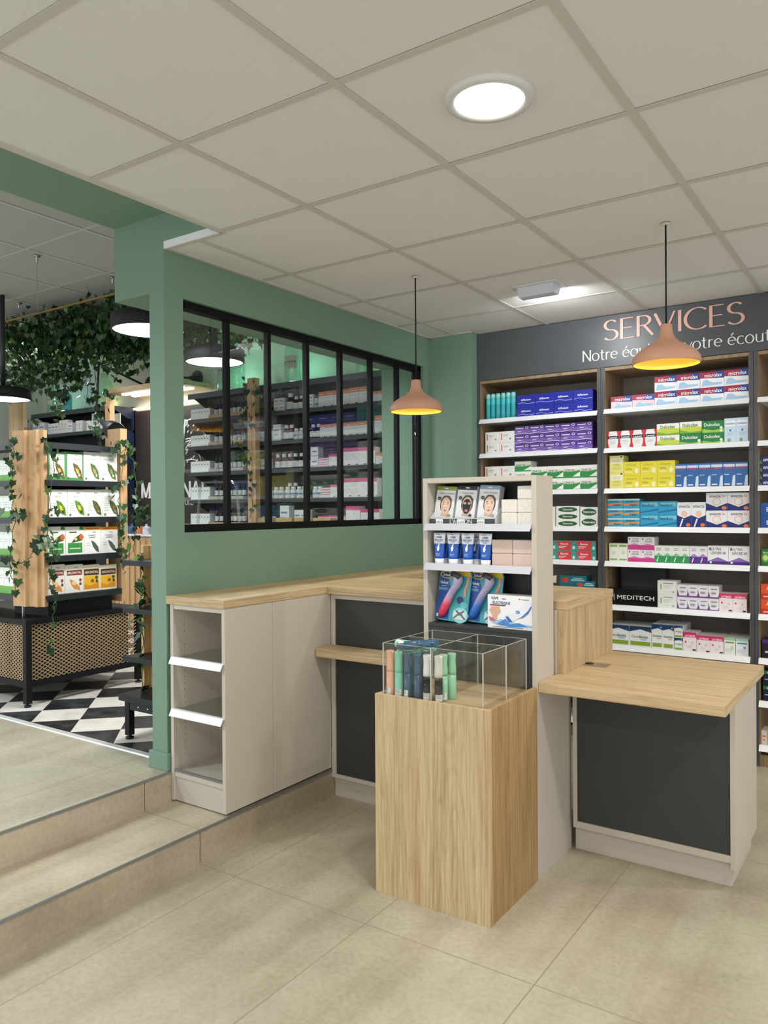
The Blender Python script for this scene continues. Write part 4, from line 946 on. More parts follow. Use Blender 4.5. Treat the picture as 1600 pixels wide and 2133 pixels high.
sp = [soap(.086, .06, .0525, c, .45, 10+k, 'pink') for k, c in enumerate(('D6BBAF', 'D9BFB4', 'D8C0B0', 'DCC3BA'))]
for k, (x_, r_) in enumerate(((-1.2535+.002, 0), (-1.2045, 0), (-1.2545+.002, 1), (-1.204, 1))):
    p = P([1050, 1092][k % 2], 1160, y=GY+.03)
    o = inst(sp[k], 'soap_bar', ([-1.3005, -1.2135][k % 2], GY+.02+.001*r_, ZT2+.0527*r_))
    tag(o, ['lower left', 'lower right', 'upper left', 'upper right'][k]+' pale pink soap bar in the block of four', 'soap', 'pink soaps on the middle tower shelf')
# cream tubes
def cream_tube():
    t = bpy.data.objects.new('cream_tube', None); COL.objects.link(t); t['_o'] = [0, 0, 0]; t.empty_display_size = .02
    Ht = .128; zc = .026
    def sec(z):
        f = (z-zc)/(Ht-zc); return .021+.0075*f, .016*max(0, 1-f)**.8+.0008
    m = MB(); n = 28; rings = []
    zs_ = [zc+(Ht-zc)*k/12 for k in range(13)]
    for z in zs_:
        a_, b_ = sec(z); rings.append([m.bm.verts.new((a_*math.cos(2*PI*k/n), b_*math.sin(2*PI*k/n), z)) for k in range(n)])
    for j in range(12):
        c = pm('1F5BB8', .25) if zs_[j] < .082 else pm('EDEFF2', .25)
        for k in range(n):
            f = m.bm.faces.new((rings[j][k], rings[j][(k+1) % n], rings[j+1][(k+1) % n], rings[j+1][k])); f.smooth = True; f.material_index = m.mi(c)
    m.bm.faces.new(rings[-1]).material_index = m.mi(pm('EDEFF2', .25)); m.bm.faces.new(rings[0][::-1])
    b = m.build('tube_body', None); b.parent = t
    m = MB(); m.lathe([(.0182, 0), (.0195, .002), (.021, .0255), (.0195, .0262)], pm('F0F1F3', .3), n=28)
    for v in m.bm.verts: v.co.y *= .78
    b = m.build('cap', None); b.parent = t
    m = MB()
    def fn(u, v, l):
        x = (u-.026); z = zc+.002+v; a_, b_ = sec(z); s_ = min(.999, abs(x)/a_); return Vector((x, -b_*math.sqrt(1-s_*s_)-.0005-l, z))
    W_, H_ = .052, .099
    draw(m, [('t', 'CRÈME', .5, .84, .075, '1F4FA0', .5, .02), ('t', 'PIEDS SECS', .5, .73, .07, '1F4FA0', .72, .02), ('r', .3, .66, .7, .675, '5A7AB8'), ('r', .36, .62, .64, .635, '5A7AB8'),
             ('r', .2, .93, .26, .96, 'C0392B'), ('r', .3, .93, .6, .955, '8A8A92')] , fn, W_, H_)
    foot = [(.44, .3), (.56, .28), (.62, .36), (.6, .48), (.64, .58), (.56, .6), (.5, .5), (.4, .42)]
    draw(m, [('p', foot, 'F2F4F7'), ('r', .3, .16, .7, .175, 'BFD0EC'), ('r', .34, .11, .66, .125, 'BFD0EC')], fn, W_, H_, 8)
    b = m.build('front_print', None); b.parent = t
    return t
ctb = cream_tube(); first = True
for i, px in enumerate([914, 943, 973, 1010]):
    p = P(px, 1176, y=GY+.018)
    lab = 'blue and white foot cream tube, '+posn(i, 4)+' in the front row'
    if first: ctb.location = (p.x, GY+.026, ZT2); tag(ctb, lab, 'cream tube', 'foot cream tubes on the middle tower shelf'); first = False
    else: dup(ctb, (p.x, GY+.026, ZT2), None, lab)
for i, px in enumerate([924, 953, 990]):
    p = P(px, 1172, y=GY+.06); dup(ctb, (p.x, GY+.068, ZT2), None, 'foot cream tube in the back row, '+['left', 'middle', 'right'][i]+' one behind the front tubes')

def mapz(N, L):
    tc = N.new('ShaderNodeTexCoord'); sp_ = N.new('ShaderNodeSeparateXYZ'); L.new(tc.outputs['Object'], sp_.inputs[0])
    mt = N.new('ShaderNodeMath'); mt.operation = 'MULTIPLY'; mt.inputs[1].default_value = 5.2; L.new(sp_.outputs[2], mt.inputs[0]); return mt.outputs[0]
# foot file blister packs
def blister(handle, label, loc, ang):
    t = bpy.data.objects.new('foot_file_pack', None); COL.objects.link(t); t.location = loc; t.rotation_euler = (R(-9), R(ang), 0); t['_o'] = [0, 0, 0]; t.empty_display_size = .02
    tag(t, label, 'foot file pack', 'foot file blister packs on the bottom tower shelf')
    w, h = .132, .192; t.scale = (1.1, 1, 1.085)
    def rr(x0, x1, z0, z1, r, n=6):
        pts = []
        for cx, cz, a0 in ((x1-r, z1-r, 0), (x0+r, z1-r, 90), (x0+r, z0+r, 180), (x1-r, z0+r, 270)):
            pts += [(cx+r*math.cos(R(a0+90*k/n)), cz+r*math.sin(R(a0+90*k/n))) for k in range(n+1)]
        return pts
    m = MB(); m.prism(rr(0, w, 0, h, .02), 'y', 0, .006, pm('3FA6AE', .2)); b = m.build('card', None); b.parent = t
    fn = lambda u, v, l: Vector((u, -.0004-l, v)); m = MB()
    draw(m, [('p', [(.0, .03), (.42, .02), (.4, .6), (.3, .8), (.02, .9)], '1F55A8'), ('p', [(.04, .86), (.2, .9), (.98, .88), (.95, .97), (.5, .995), (.1, .98)], 'EFC92E'),
             ('e', .22, .88, .2, .07, 'EFC92E'), ('e', .22, .88, .17, .055, '1D3F80'), ('t', 'Scholl', .22, .88, .05, 'FFFFFF', .26, .01),
             ('t', 'Velvet', .17, .73, .06, 'FFFFFF', .26), ('t', 'smooth', .17, .665, .025, 'DCE6F5', .26), ('r', .02, .58, .3, .63, '7A9AC0'),
             ('p', [(.86, .88), (.96, .9), (.94, .72), (.88, .62), (.9, .5), (.82, .5), (.8, .62), (.86, .74)], 'DBA084'), ('e', .72, .42, .1, .07, '23326E'), ('e', .86, .33, .12, .07, '62B8C0'),
             ('e', .78, .13, .24, .15, '8FD3D6'), ('r', .56, .05, .96, .22, 'D5DEDC'), ('p', [(.56, .07), (.76, .2), (.76, .15), (.6, .05)], '55706E'), ('p', [(.96, .07), (.76, .2), (.76, .15), (.92, .05)], '55706E'), ('p', [(.6, .22), (.76, .12), (.92, .22), (.84, .22), (.76, .17), (.68, .22)], '55706E'),
             ('r', .04, .06, .1, .12, 'CFE0F5')], fn, w, h)
    b = m.build('front_print', None); b.parent = t
    # the device: curved handle and roller head
    HM = bpy.data.materials.new('handle_'+handle); HM.use_nodes = True; N = HM.node_tree.nodes; L = HM.node_tree.links
    r_ = ramp(N, L, mapz(N, L), [(.30, handle), (.52, 'B7A9CE'), (.8, 'BDB8D6')])
    L.new(r_, N['Principled BSDF'].inputs['Base Color']); N['Principled BSDF'].inputs['Roughness'].default_value = .2
    pts = [(.028, -.008, .012), (.033, -.013, .026), (.042, -.014, .050), (.051, -.014, .075), (.060, -.014, .098), (.070, -.015, .117), (.081, -.017, .134), (.086, -.018, .150), (.083, -.018, .165), (.078, -.015, .176)]
    m = MB(); m.tube(pts, [.008, .0145, .016, .0155, .014, .0135, .0155, .019, .018, .012], HM, 16); b = m.build('handle', None); b.parent = t
    m = MB(); m.tube([(.064, -.026, .176), (.098, -.03, .163)], .011, pm('4A4C52', .3), 16); b = m.build('roller', None); b.parent = t
    return t
pA = P(896, 1300, y=GY+.03); pB = P(968, 1304, y=GY+.03)
blister('D8405A', 'foot file pack with pink handle leaning at the left', (-1.6125, GY+.045, ZT3+.0095), 3)
blister('2F6FC4', 'foot file pack with blue handle in the middle', (pB.x-.012, GY+.060, ZT3+.0095), 3)
for i, dx in enumerate((.025, .085, .13)):
    m = MB(); m.box(0, .12, 0, .006, 0, .19, pm('3FA6AE', .2)); m.box(0, .12, -.0004, .0064, .172, .1905, pm('EFC92E', .2)); me = m.mesh('foot_file_pack')
    o = inst(me, 'foot_file_pack', (pA.x+dx, GY+.080+.014*i, ZT3+.0012)); o.rotation_euler = (R(-6), 0, 0)
    tag(o, 'yellow topped foot file pack stored behind, '+['left', 'middle', 'right'][i]+' of three', 'foot file pack', 'foot file packs at the back of the shelf')
a = P(1016, 1306, y=GY+.012); b = P(1108, 1310, y=GY+.012); w = G1-.022-a.x; hgt = P(1060, 1240, y=GY+.012).z-ZT3-.001
rp = thing('foot_file_box', 'white box reading RAPE PIEDS ELECTRIQUE at the right of the shelf', 'product box', (a.x+w/2, GY+.014, ZT3))
m = MB(); m.box(a.x, a.x+w, GY+.014, GY+.075, ZT3, ZT3+hgt, pm('F1F1F2')); m.build('carton', rp)
m = MB(); fnr = lambda u, v, l: Vector((a.x+u, GY+.0138-l, ZT3+v))
draw(m, [('t', 'RÂPE', .165, .9, .075, '1C4C86', .24, .03), ('t', 'PIEDS', .37, .885, .04, '1C4C86', .14, .02), ('t', 'ÉLECTRIQUE', .31, .765, .075, '1C4C86', .54, .03), ('r', .05, .67, .4, .71, '8A2A4A'),
         ('t', 'Visiopharm', .84, .9, .04, '6A6A78', .22), ('r', .7, .885, .73, .92, 'B83A4A'),
         ('p', [(.08, .64), (.26, .66), (.3, .5), (.22, .38), (.2, .2), (.1, .2), (.1, .4), (.04, .52)], 'DDAE92'), ('p', [(.02, .34), (.12, .3), (.2, .2), (.06, .2)], 'C46A8A'),
         ('p', [(.08, .16), (.3, .28), (.6, .2), (.98, .14), (.96, .08), (.6, .12), (.3, .08)], '9FC4E4'), ('p', [(.2, .12), (.4, .3), (.5, .14), (.7, .2), (.9, .1), (.5, .06)], '4C88C8'),
         ('p', [(.4, .3), (.5, .2), (.62, .28), (.8, .42), (.98, .68), (.96, .84), (.86, .82), (.7, .6), (.56, .46), (.44, .42)], 'E9ECF2'), ('p', [(.4, .36), (.46, .38), (.56, .22), (.48, .2)], '2E6AC0'),
         ('p', [(.66, .32), (.74, .36), (.9, .58), (.96, .72), (.98, .7), (.9, .5), (.78, .36)], '3A70C4'), ('e', .68, .52, .045, .05, '3F7CCB'), ('e', .68, .52, .03, .035, '7FB0E4'), ('r', .12, .035, .8, .05, '6A6A72')], fnr, w, hgt)
m.build('front_print', rp)

# ================================================================== RIGHT DESK
dk = thing('desk', 'low oak topped desk with charcoal front at the right of the counter', 'desk', (-.83, 3.1, 0))
D = .731; TD = .036
part(dk, 'desktop', -1.1495, -.505, 2.693, 3.474, D-TD, D, mm=WOODX, bev=.0015)
part(dk, 'edge_band', -.5049, -.5042, 2.694, 3.473, D-TD+.0008, D-.0008, mm=WOODY, bev=0)
part(dk, 'frame', -1.134, -1.118, 3.0, 3.02, .095, D-TD-.0005); part(dk, 'frame', -1.118, -.548, 3.0, 3.02, .095, .121); part(dk, 'frame', -1.118, -.548, 3.0, 3.02, .66, D-TD-.0005)
part(dk, 'front_panel', -1.118, -.548, 3.006, 3.02, .121, .66, mm=CHAR, lab='charcoal front panel')
part(dk, 'side_panel', -.548, -.530, 3.0, 3.45, .07, D-TD-.0005)
part(dk, 'carcass', -1.134, -.5485, 3.0205, 3.44, .1, .65)
part(dk, 'kick_board', -1.134, -.548, 3.0265, 3.43, 0, .0945)
m = MB(); m.box(-1.135, -1.028, 3.085, 3.155, D, D+.003, STEEL, bev=.001); g = m.build('cable_grommet', dk)
m = MB(); m.lathe([(.0, 0), (.017, 0), (.017, .0015), (0, .0015)], pm('0A0A0A'), (-1.108, 3.125, D+.003), 20); m.build('cable_hole', g)
tb = thing('counter_end_block', 'upright oak end block rising from the desk to the countertop', 'counter', (-1.14, 3.18, D))
part(tb, 'end_panel', -1.1485, -1.1225, 2.8785, 3.47, D+.0003, K-TK-.0005, mm=WOODZ); part(tb, 'block_body', -1.60, -1.149, 2.87, 3.40, D+.0003, K-TK-.0005)
cd = thing('leaning_card', 'small cream card standing on the countertop behind the tower', 'card', (-1.2, 3.0, K))
m = MB(); p = P(1157, 1214, z=K); m.prism([(p.x-.03, K), (p.x+.004, K), (p.x+.006, K+.038), (p.x-.03, K+.028)], 'y', p.y, p.y+.001, pm('DCD6C4')); m.build('card', cd)

# ================================================================== THE OTHER ROOM
YS = 5.10                                  # front of the dark wall shelving
DK = pm('262B2E', .45); DKB = pm('1B2A4A', .45)
SZ = [2.235, 1.98, 1.733, 1.475, 1.235]
def dark_unit(x0, x1, label, zs, top=2.48, bot=Z2, blue=False):
    t = thing('shelving_unit', label, 'shelving unit', ((x0+x1)/2, YS+.17, Z2))
    part(t, 'back_panel', x0, x1, YS+.32, YS+.335, bot, top-.02, mm=DK, bev=0)
    for a in (x0, x1-.03): part(t, 'upright', a, a+.03, YS+.30, YS+.34, bot, top+.01, mm=DKB if blue and a != x0 else DK, bev=0)
    for k, z in enumerate([top]+zs):
        th = .035 if k else .05
        m = MB(); m.box(x0, x1, YS, YS+.32, z-.02, z, DK); m.box(x0, x1, YS-.002, YS+.004, z-th, z, pm('3E4548', .45)); s_ = m.build('shelf', t)
        for a in (x0+.002, x1-.006):
            m = MB(); m.prism([(YS+.04, z-.0205), (YS+.318, z-.0205), (YS+.318, z-.12), (YS+.24, z-.12)], 'x', a, a+.004, DKB if blue and a > x0+.1 else DK); m.build('bracket', s_)
    return t
dark_unit(-5.73, -3.48, 'long dark wall shelving stocked with bottles, seen through the window', SZ)
dark_unit(-8.35, -6.94, 'dark wall shelving left of the dark sign panel', [2.235, 1.98, 1.73, 1.48], blue=True)
# timber posts with ivy
def post(px0, px1, zt, y, label):
    a = P(px0, 800, y=y).x; b = P(px1, 800, y=y).x
    t = thing('timber_post', label, 'post', ((a+b)/2, y+.03, Z2))
    m = MB(); m.box(a, b, y, y+.06, Z2, zt, PINE, bev=.003); m.box(a+(b-a)*.52, a+(b-a)*.56, y-.004, y+.001, Z2, zt, PINE); m.build('timber', t)
post(514.5, 531, 2.54, 5.02, 'pale timber post with ivy before the middle of the bottle shelving')
post(798, 812, 2.50, 5.06, 'pale timber post at the right end of the bottle shelving')
post(218, 228, 2.555, 5.0, 'short timber post at the end of the left dark shelving')
# products of the long shelving
YP = YS+.03
def bottle_mesh(kind):
    m = MB()
    if kind == 'brown':
        m.lathe([(.026, 0), (.028, .004), (.028, .07), (.02, .085), (.0125, .092), (.0125, .098)], pm('2A1A12', .2), n=18); m.lathe([(.0285, .012), (.0285, .062)], pm('EEEFF0', .5), n=18, caps=False)
        m.lathe([(.017, .096), (.018, .098), (.018, .122), (.015, .124)], pm('F1F1F1', .4), n=18)
    elif kind == 'white':
        m.lathe([(.026, 0), (.028, .004), (.028, .066), (.024, .074), (.019, .078)], pm('E9ECF0', .35), n=18); m.lathe([(.021, .078), (.021, .098), (.019, .1)], pm('F6F7F8', .4), n=18)
        m.lathe([(.0284, .03), (.0284, .044)], pm('7FA0C8', .5), n=18, caps=False)
    elif kind == 'dropper':
        m.lathe([(.017, 0), (.018, .003), (.018, .05), (.011, .06)], pm('1C1512', .2), n=14); m.lathe([(.0185, .008), (.0185, .046)], pm('E9EBEC', .5), n=14, caps=False)
        m.lathe([(.011, .06), (.011, .074), (.007, .078), (.006, .095), (.002, .1)], pm('15161A', .4), n=14)
    elif kind == 'jar':
        m.lathe([(.024, 0), (.026, .003), (.026, .055), (.02, .06)], pm('E2E5EC', .3), n=18); m.lathe([(.0215, .06), (.0215, .078), (.019, .08)], pm('F4F5F7', .35), n=18)
    for v in m.bm.verts: pass
    # little grey print on the label
    r = {'brown': .0288, 'white': .0287, 'dropper': .0188, 'jar': .0264}[kind]
    for k in range(3):
        for i in range(4):
            a0 = -PI/2-.6+.3*i; z = .022+.012*k if kind != 'dropper' else .018+.009*k
            q = [(r*math.cos(a), r*math.sin(a), zz_) for a, zz_ in ((a0, z), (a0+.22, z), (a0+.22, z+.004), (a0, z+.004))]
            m.face(q, pm('5C6470', .6))
    return m.mesh(kind+'_bottle')
BMESH = {k: bottle_mesh(k) for k in ('brown', 'white', 'dropper', 'jar')}
RN = ['top row seen through the window', 'second row through the window', 'third row through the window', 'fourth row through the window', 'bottom row through the window']
BD = {'brown': 'brown glass bottle with white cap', 'white': 'white pill bottle', 'dropper': 'small dark dropper bottle', 'jar': 'white capped jar'}
def bottles(kind, row, pxs, s=1.0, where=None, y=None, zrow=None, hint=''):
    where = where or RN[row]; z = (zrow if zrow is not None else SZ[row])+.0006
    n = len(pxs)
    for i, px in enumerate(pxs):
        x = P(px, 950, y=y or YP).x
        o = inst(BMESH[kind], 'supplement_bottle' if kind != 'dropper' else 'dropper_bottle', (x, (y or YP)+.03*s, z), random.uniform(-.3, .3)); o.scale = (s, s, s)
        pp = posn(i, n) if n <= 10 else ('%s from the right' % ORD[n-1-i].replace(' from left', '') if i >= 10 else ORD[i])
        if i == n-1: pp = 'rightmost'
        lab = fit((hint+' '+BD[kind]).strip(), pp, where)
        tag(o, lab, 'bottle', (hint+' '+BD[kind]+' row, '+where).strip())
def st2(key, row, a, b, pyt, n=1, rows=1, desc=None, d=.07):
    stock(key, RN[row].replace('through the', 'behind').replace('seen behind', 'behind') if False else ['top', 'second', 'third', 'fourth', 'bottom'][row]+' row behind the window', a, b, pyt, SZ[row]+.0006, n, rows, yf=YP, d=d, desc=desc)
# row 0
st2('whiteB', 0, 549, 562, 863, 2, 1, 'slim white box', .04); st2('whiteP', 0, 570, 591.5, 829, 2, 2)
bottles('brown', 0, [601], 1.25, hint='large'); bottles('brown', 0, [614, 625], 1.0)
st2('whiteP', 0, 631, 652, 822, 2, 2, 'white carton with violet hook'); bottles('white', 0, [657], .85)
st2('orangeT', 0, 662.5, 728, 813, 4, 1, 'tall white box with orange top band'); st2('orangeT', 0, 728.5, 765, 806, 2, 1, 'tallest white box with orange top band')
st2('orangeT', 0, 765.5, 795, 815, 3, 1, 'short white box with orange top band')
# row 1
st2('whiteB', 1, 568.5, 584.5, 884, 1, 1, 'tall plain white carton', .05); bottles('brown', 1, [593, 604], 1.1); bottles('white', 1, [614, 625], .98, hint='taller'); bottles('brown', 1, [637, 649, 660.5], .98, hint='dark')
bottles('white', 1, [532, 539.5, 547, 555, 563], .95)
st2('orangeT', 1, 666, 776, 880, 8, 1, 'low white box with orange top band'); st2('orangeT', 1, 780, 797, 865, 1, 1, 'tall white box with orange top band', .06)
# row 2
bottles('white', 2, [540, 549, 558], .95); bottles('brown', 2, [575, 587.5, 600, 611.5, 624, 635], 1.05)
st2('whiteP', 2, 646.5, 662, 931, 1, 2, 'stacked white box with violet hook'); st2('pinkF', 2, 663.5, 683.5, 953, 1, 2)
st2('pinkT', 2, 684, 713, 946, 2, 1, 'medium white box with pink top band'); st2('pinkT', 2, 714, 781, 932, 4, 1, 'tall white box with pink top band'); st2('orangeT', 2, 782, 797, 942, 1, 1, 'small white box with orange top band')
# row 3
bottles('white', 3, [558.5, 571, 582, 595, 607, 619, 630], 1.0); bottles('white', 3, [653, 663], .95, hint='pair of'); bottles('brown', 3, [599, 611], 1.1, y=YP+.08, hint='rear')
st2('pinkF', 3, 667.5, 687, 1015, 1, 2); st2('pinkT', 3, 687.5, 712, 1009, 2, 1, 'medium white box with pink top band'); st2('pinkT', 3, 716, 770, 996, 3, 1, 'tall white box with pink top band'); st2('pinkT', 3, 777, 785, 995, 1, 1, 'slim white box with pink top band')
# row 4 (cut off by the window sill)
st2('whiteB', 4, 583, 602, 1053, 1, 1, 'large plain white carton'); st2('whiteB', 4, 613, 640, 1062, 2, 1, 'low plain white carton')
st2('pinkT', 4, 720, 750, 1054, 2, 1, 'tall white box with pink top band'); st2('pinkT', 4, 751, 790, 1060, 2, 1, 'wide white box with pink top band'); st2('pinkF', 4, 662, 718, 1074, 4, 1, 'flat white and pink box')
bottles('white', 4, [545, 556, 567], .8, hint='small')
for i, px in enumerate((541, 580, 619, 658)):
    a = P(px, 1090, y=YS-.03).x
    m = MB(); m.prism([(a, SZ[4]+.0006), (a+.17, SZ[4]+.0006), (a+.18, SZ[4]+.07), (a-.01, SZ[4]+.07)], 'y', YS-.06, YS+.02, pm('C9A468', .7)); m.tube([(a+.085+.04*math.cos(q), YS-.0605, SZ[4]+.04+.014*math.sin(q)) for q in [2*PI*k/16 for k in range(16)]], .0015, pm('9A7A48'), 5, closed=True)
    o = m.build('kraft_tray', loc=(a+.08, YS-.02, SZ[4])); tag(o, 'kraft card tray on the bottom row behind the window, '+posn(i, 4), 'tray', 'kraft trays on the bottom shelf')
# left section: white displays and dropper bottles on trays
for r_ in range(5):
    pyt = [852, 907, 961, 1015, 1070][r_]
    a = P(399, pyt, y=YP).x; b = P(439, pyt, y=YP).x; zt = min(P(420, pyt, y=YP).z, SZ[r_]+.13)
    me = box_mesh('display', b-a, .12, zt-SZ[r_])
    o = inst(me, 'counter_display', ((a+b)/2, YP-.01, SZ[r_]+.0006)); tag(o, 'white display of slim cartons, left end of the '+['top', 'second', 'third', 'fourth', 'bottom'][r_]+' row behind the window', 'display', 'white carton displays through the window')
    a = P(440, pyt, y=YP).x; b = P(512, pyt, y=YP).x
    m = MB(); m.box(a, b, YS-.005, YS+.12, SZ[r_]+.0006, SZ[r_]+.03, pm(['B08A66', 'B89674', 'A79AA0', '9FA18C', 'A88A5E'][r_], .6)); o = m.build('bottle_tray', loc=((a+b)/2, YS+.05, SZ[r_])); tag(o, 'long card tray under dropper bottles, '+['top', 'second', 'third', 'fourth', 'bottom'][r_]+' row behind the window', 'tray', 'card trays of the dropper bottles')
    random.seed(r_)
    bottles('dropper', 0, [446+9.6*k for k in range(7)], 1.15, where=['top', 'second', 'third', 'fourth', 'bottom'][r_]+' tray behind the window', zrow=SZ[r_]+.03)
# left dark shelving: boxes and jars
WL_ = 'upper shelf of the far left shelving'
def st3(key, a, b, pyt, n, z, desc, where=WL_, d=.06): stock(key, where, a, b, pyt, z+.0006, n, 1, yf=YP, d=d, desc=desc)
st3('whiteB', 68, 92, 881, 2, 2.235, 'white box with dark print'); st3('whiteB', 100, 121, 882, 3, 2.235, 'low white carton'); st3('redline', 121, 141, 875, 3, 2.235, 'tall white carton with orange end'); st3('whiteB', 141, 150, 880, 1, 2.235, 'short pastel carton')
st3('redline', 157, 171, 876, 2, 2.235, 'slim white carton with red bar'); st3('redline', 179, 186, 876, 1, 2.235, 'lone slim white carton')
m = MB(); a = P(188, 890, y=YP+.03).x; b = P(206, 890, y=YP+.03).x
o = inst(box_mesh('whiteB', b-a, .04, .19), 'medicine_box', ((a+b)/2, YP+.05, 2.2356)); tag(o, 'big blank white box at the right of the far left shelving', 'box')
bottles('jar', 0, [149, 158, 165, 175, 183, 192, 200], 1.0, where='second shelf of far left shelving', zrow=1.98)
cdp = P(240, 880, y=5.2)
m = MB(); m.box(cdp.x-.06, cdp.x+.08, 5.2, 5.21, 2.236, 2.40, pm('C8CDBE', .6)); o = m.build('greeting_card', loc=(cdp.x, 5.2, 2.236)); tag(o, 'pale green card propped at the right end of the left shelving', 'card')
# glass bottles lit from below on top of the units
def jug(px, y, zb, H, rad, mat, label, lab_panel=True, glow=(.55, 1, .85), pw=.5):
    x = P(px, 800, y=y).x
    t = thing('glass_bottle', label, 'bottle', (x, y, zb))
    m = MB(); m.lathe([(rad*.95, .004), (rad, .02), (rad, H*.66), (rad*.9, H*.78), (rad*.45, H*.88), (rad*.42, H*.97), (rad*.52, H)], mat, (x, y, zb), 32); m.build('glass', t)
    m = MB(); m.lathe([(rad*.43, H*.9), (rad*.46, H*.99), (rad*.3, H*.995)], mat, (x, y, zb), 20); m.build('stopper', t)
    if lab_panel:
        m = MB(); n = 6
        for i in range(n):
            a0 = -PI/2-.7+1.4*i/n; a1 = -PI/2-.7+1.4*(i+1)/n; r = rad+.001
            m.face([(x+r*math.cos(q), y+r*math.sin(q), zb+z_) for q, z_ in ((a0, H*.28), (a1, H*.28), (a1, H*.56), (a0, H*.56))], pm('B9C0B0', .6))
            m.face([(x+(r+.001)*math.cos(q), y+(r+.001)*math.sin(q), zb+z_) for q, z_ in ((a0, H*.41), (a1-.1, H*.41), (a1-.1, H*.44), (a0, H*.44))], pm('3A4A44', .6))
        m.build('paper_label', t)
    key = 'puck'+str(glow)
    if key not in MATS:
        MATS[key] = emat('puck_light_lens', '%02X%02X%02X' % tuple(int(255*c) for c in glow), 34)
    m = MB(); m.lathe([(0, .004), (rad*.6, .004), (rad*.6, .0005), (0, .0005)], MATS[key], (x, y, zb), 20); m.build('base_light', t)
GR = (.82, 1, .92)
jug(114, 5.22, 2.481, .36, .085, GREENGL, 'clear green glass bottle on top of the left dark shelving', glow=GR, pw=1.2)
jug(136, 5.16, 2.481, .24, .07, BLUEGL, 'blue glass bottle on top of the left dark shelving', glow=(.5, .9, 1), pw=.6)
jug(218, 5.36, 2.481, .40, .085, GREENGL, 'tall pale bottle beside the folding wall lamp', False, (1, .92, .55), 1.3)
jug(482, 5.22, 2.485, .42, .13, GREENGL, 'large green carboy behind the timber post on the shelving', glow=GR, pw=1.5)
jug(619, 5.22, 2.485, .40, .11, GREENGL, 'large labelled green carboy in the third window pane', glow=GR, pw=1.7)
jug(762, 5.24, 2.485, .24, .08, GREENGL, 'small green carboy at the right end of the shelving', False, (.8, 1, .7), .9)

# sign panel between the two dark units
sg = thing('wall_sign', 'dark brown panel with white serif lettering and a white plant drawing', 'sign', (-6.35, 5.43, 1.15))
part(sg, 'panel', -6.93, -5.74, 5.425, 5.448, 1.15, 2.44, mm=plaster('brown_panel', '3A3231', .4, .02), bev=0)
m = MB(); M0 = P(294, 1038, y=5.425); zt = P(294, 1006, y=5.425).z; x1 = P(432, 1024, y=5.425).x
nib(m, 'MÉDICINAL'.replace('É', 'E'), M0.x, M0.z, zt-M0.z, 5.425, WL, .16, .06, width=x1-M0.x+.02); m.build('title_lettering', sg)
m = MB(); V, F, tw = text_polys("DE LA NATURE", 0); a = P(376, 1046, y=5.425); k = .07
for f in F: m.face([(a.x-.28+V[i][0]*k, 5.4235, a.z-.03+V[i][1]*k) for i in f], WL)
m.build('subtitle_lettering', sg)
m = MB(); random.seed(3)
def curl(x, z, s, a, n=14, tw=1):
    pts = []; ang = a
    for i in range(n):
        pts.append((x, 5.422, z)); x += s*math.cos(ang); z += s*math.sin(ang); ang += tw*.12*(1+i*.14)
    m.tube(pts, [.006*(1-i/n)+.0015 for i in range(n)], WL, 5); return x, z
cxp, czp = -6.15, 1.93
m.tube([(cxp-.02, 5.422, 1.72), (cxp+.0, 5.422, 1.85), (cxp-.03, 5.422, 2.0), (cxp+.02, 5.422, 2.3)], .010, WL, 6)
for k in range(26):
    z = 1.80+.5*random.random(); s_ = random.choice((-1, 1))
    curl(cxp+.02*s_, z, .02+.02*random.random(), PI/2-s_*(.5+random.random()), 12, -s_)
for k in range(40):
    x_, z_ = cxp+random.uniform(-.3, .3), 1.85+random.random()*.5
    m.face([(x_, 5.4215, z_), (x_+.02, 5.4215, z_+.008), (x_+.035, 5.4215, z_+.03), (x_+.01, 5.4215, z_+.022)], WL)
m.build('plant_drawing', sg)
# oak canopy with led strips over the sign
cn = thing('light_canopy', 'oak canopy board with two white light strips above the dark sign panel', 'canopy', (-6.35, 5.2, 2.5))
m = MB(); m.box(-6.88, -5.75, 5.02, 5.449, 2.58, 2.625, WOODX); m.build('board', cn)
for yy in (5.12, 5.24):
    m = MB(); m.box(-6.75, -5.85, yy, yy+.045, 2.566, 2.58, LEDW); m.build('light_strip', cn)
m = MB(); m.box(-6.93, -5.76, 5.40, 5.425, 2.455, 2.475, emat('warm_strip', 'FFE9B0', 4)); m.build('glow_strip', cn)
area('canopy_glow', (-6.4, 5.2, 2.57), .5, 6, (.95, .97, 1))
# timber sideboard under the sign with tubs and a plant
sb = thing('timber_sideboard', 'slatted timber sideboard below the dark sign panel', 'cabinet', (-6.4, 5.25, Z2))
m = MB(); m.box(-6.78, -5.75, 5.06, 5.42, Z2, 1.12, WOODZ)
for k in range(12): m.box(-6.78+.085*k, -6.78+.085*k+.05, 5.045, 5.06, Z2+.02, 1.08, PINE)
m.build('body', sb); m = MB(); m.box(-6.79, -5.74, 5.03, 5.43, 1.1205, 1.14, WHITE); m.build('top', sb)
for i in range(9):
    m = MB(); x = -6.72+.115*i; c = ['E3E6EA', '3C4E7A', 'D77B4A', 'E3E6EA', '93A7C8', 'E3E6EA', '6C5A8A', 'E8E9EC', '4B6A9A'][i]
    m.lathe([(.04, 0), (.042, .06), (.03, .075), (.012, .08), (.012, .1), (.0, .101)], pm(c, .35), (x, 5.12, 1.1405), 16)
    o = m.build('pump_bottle', loc=(x, 5.12, 1.1405)); tag(o, {'E3E6EA': 'white', '3C4E7A': 'dark blue', 'D77B4A': 'orange', '93A7C8': 'pale blue', '6C5A8A': 'violet', 'E8E9EC': 'cream white', '4B6A9A': 'mid blue'}[c]+' squat bottle on the sideboard, '+ORD[i], 'bottle', 'squat bottles on the sideboard')

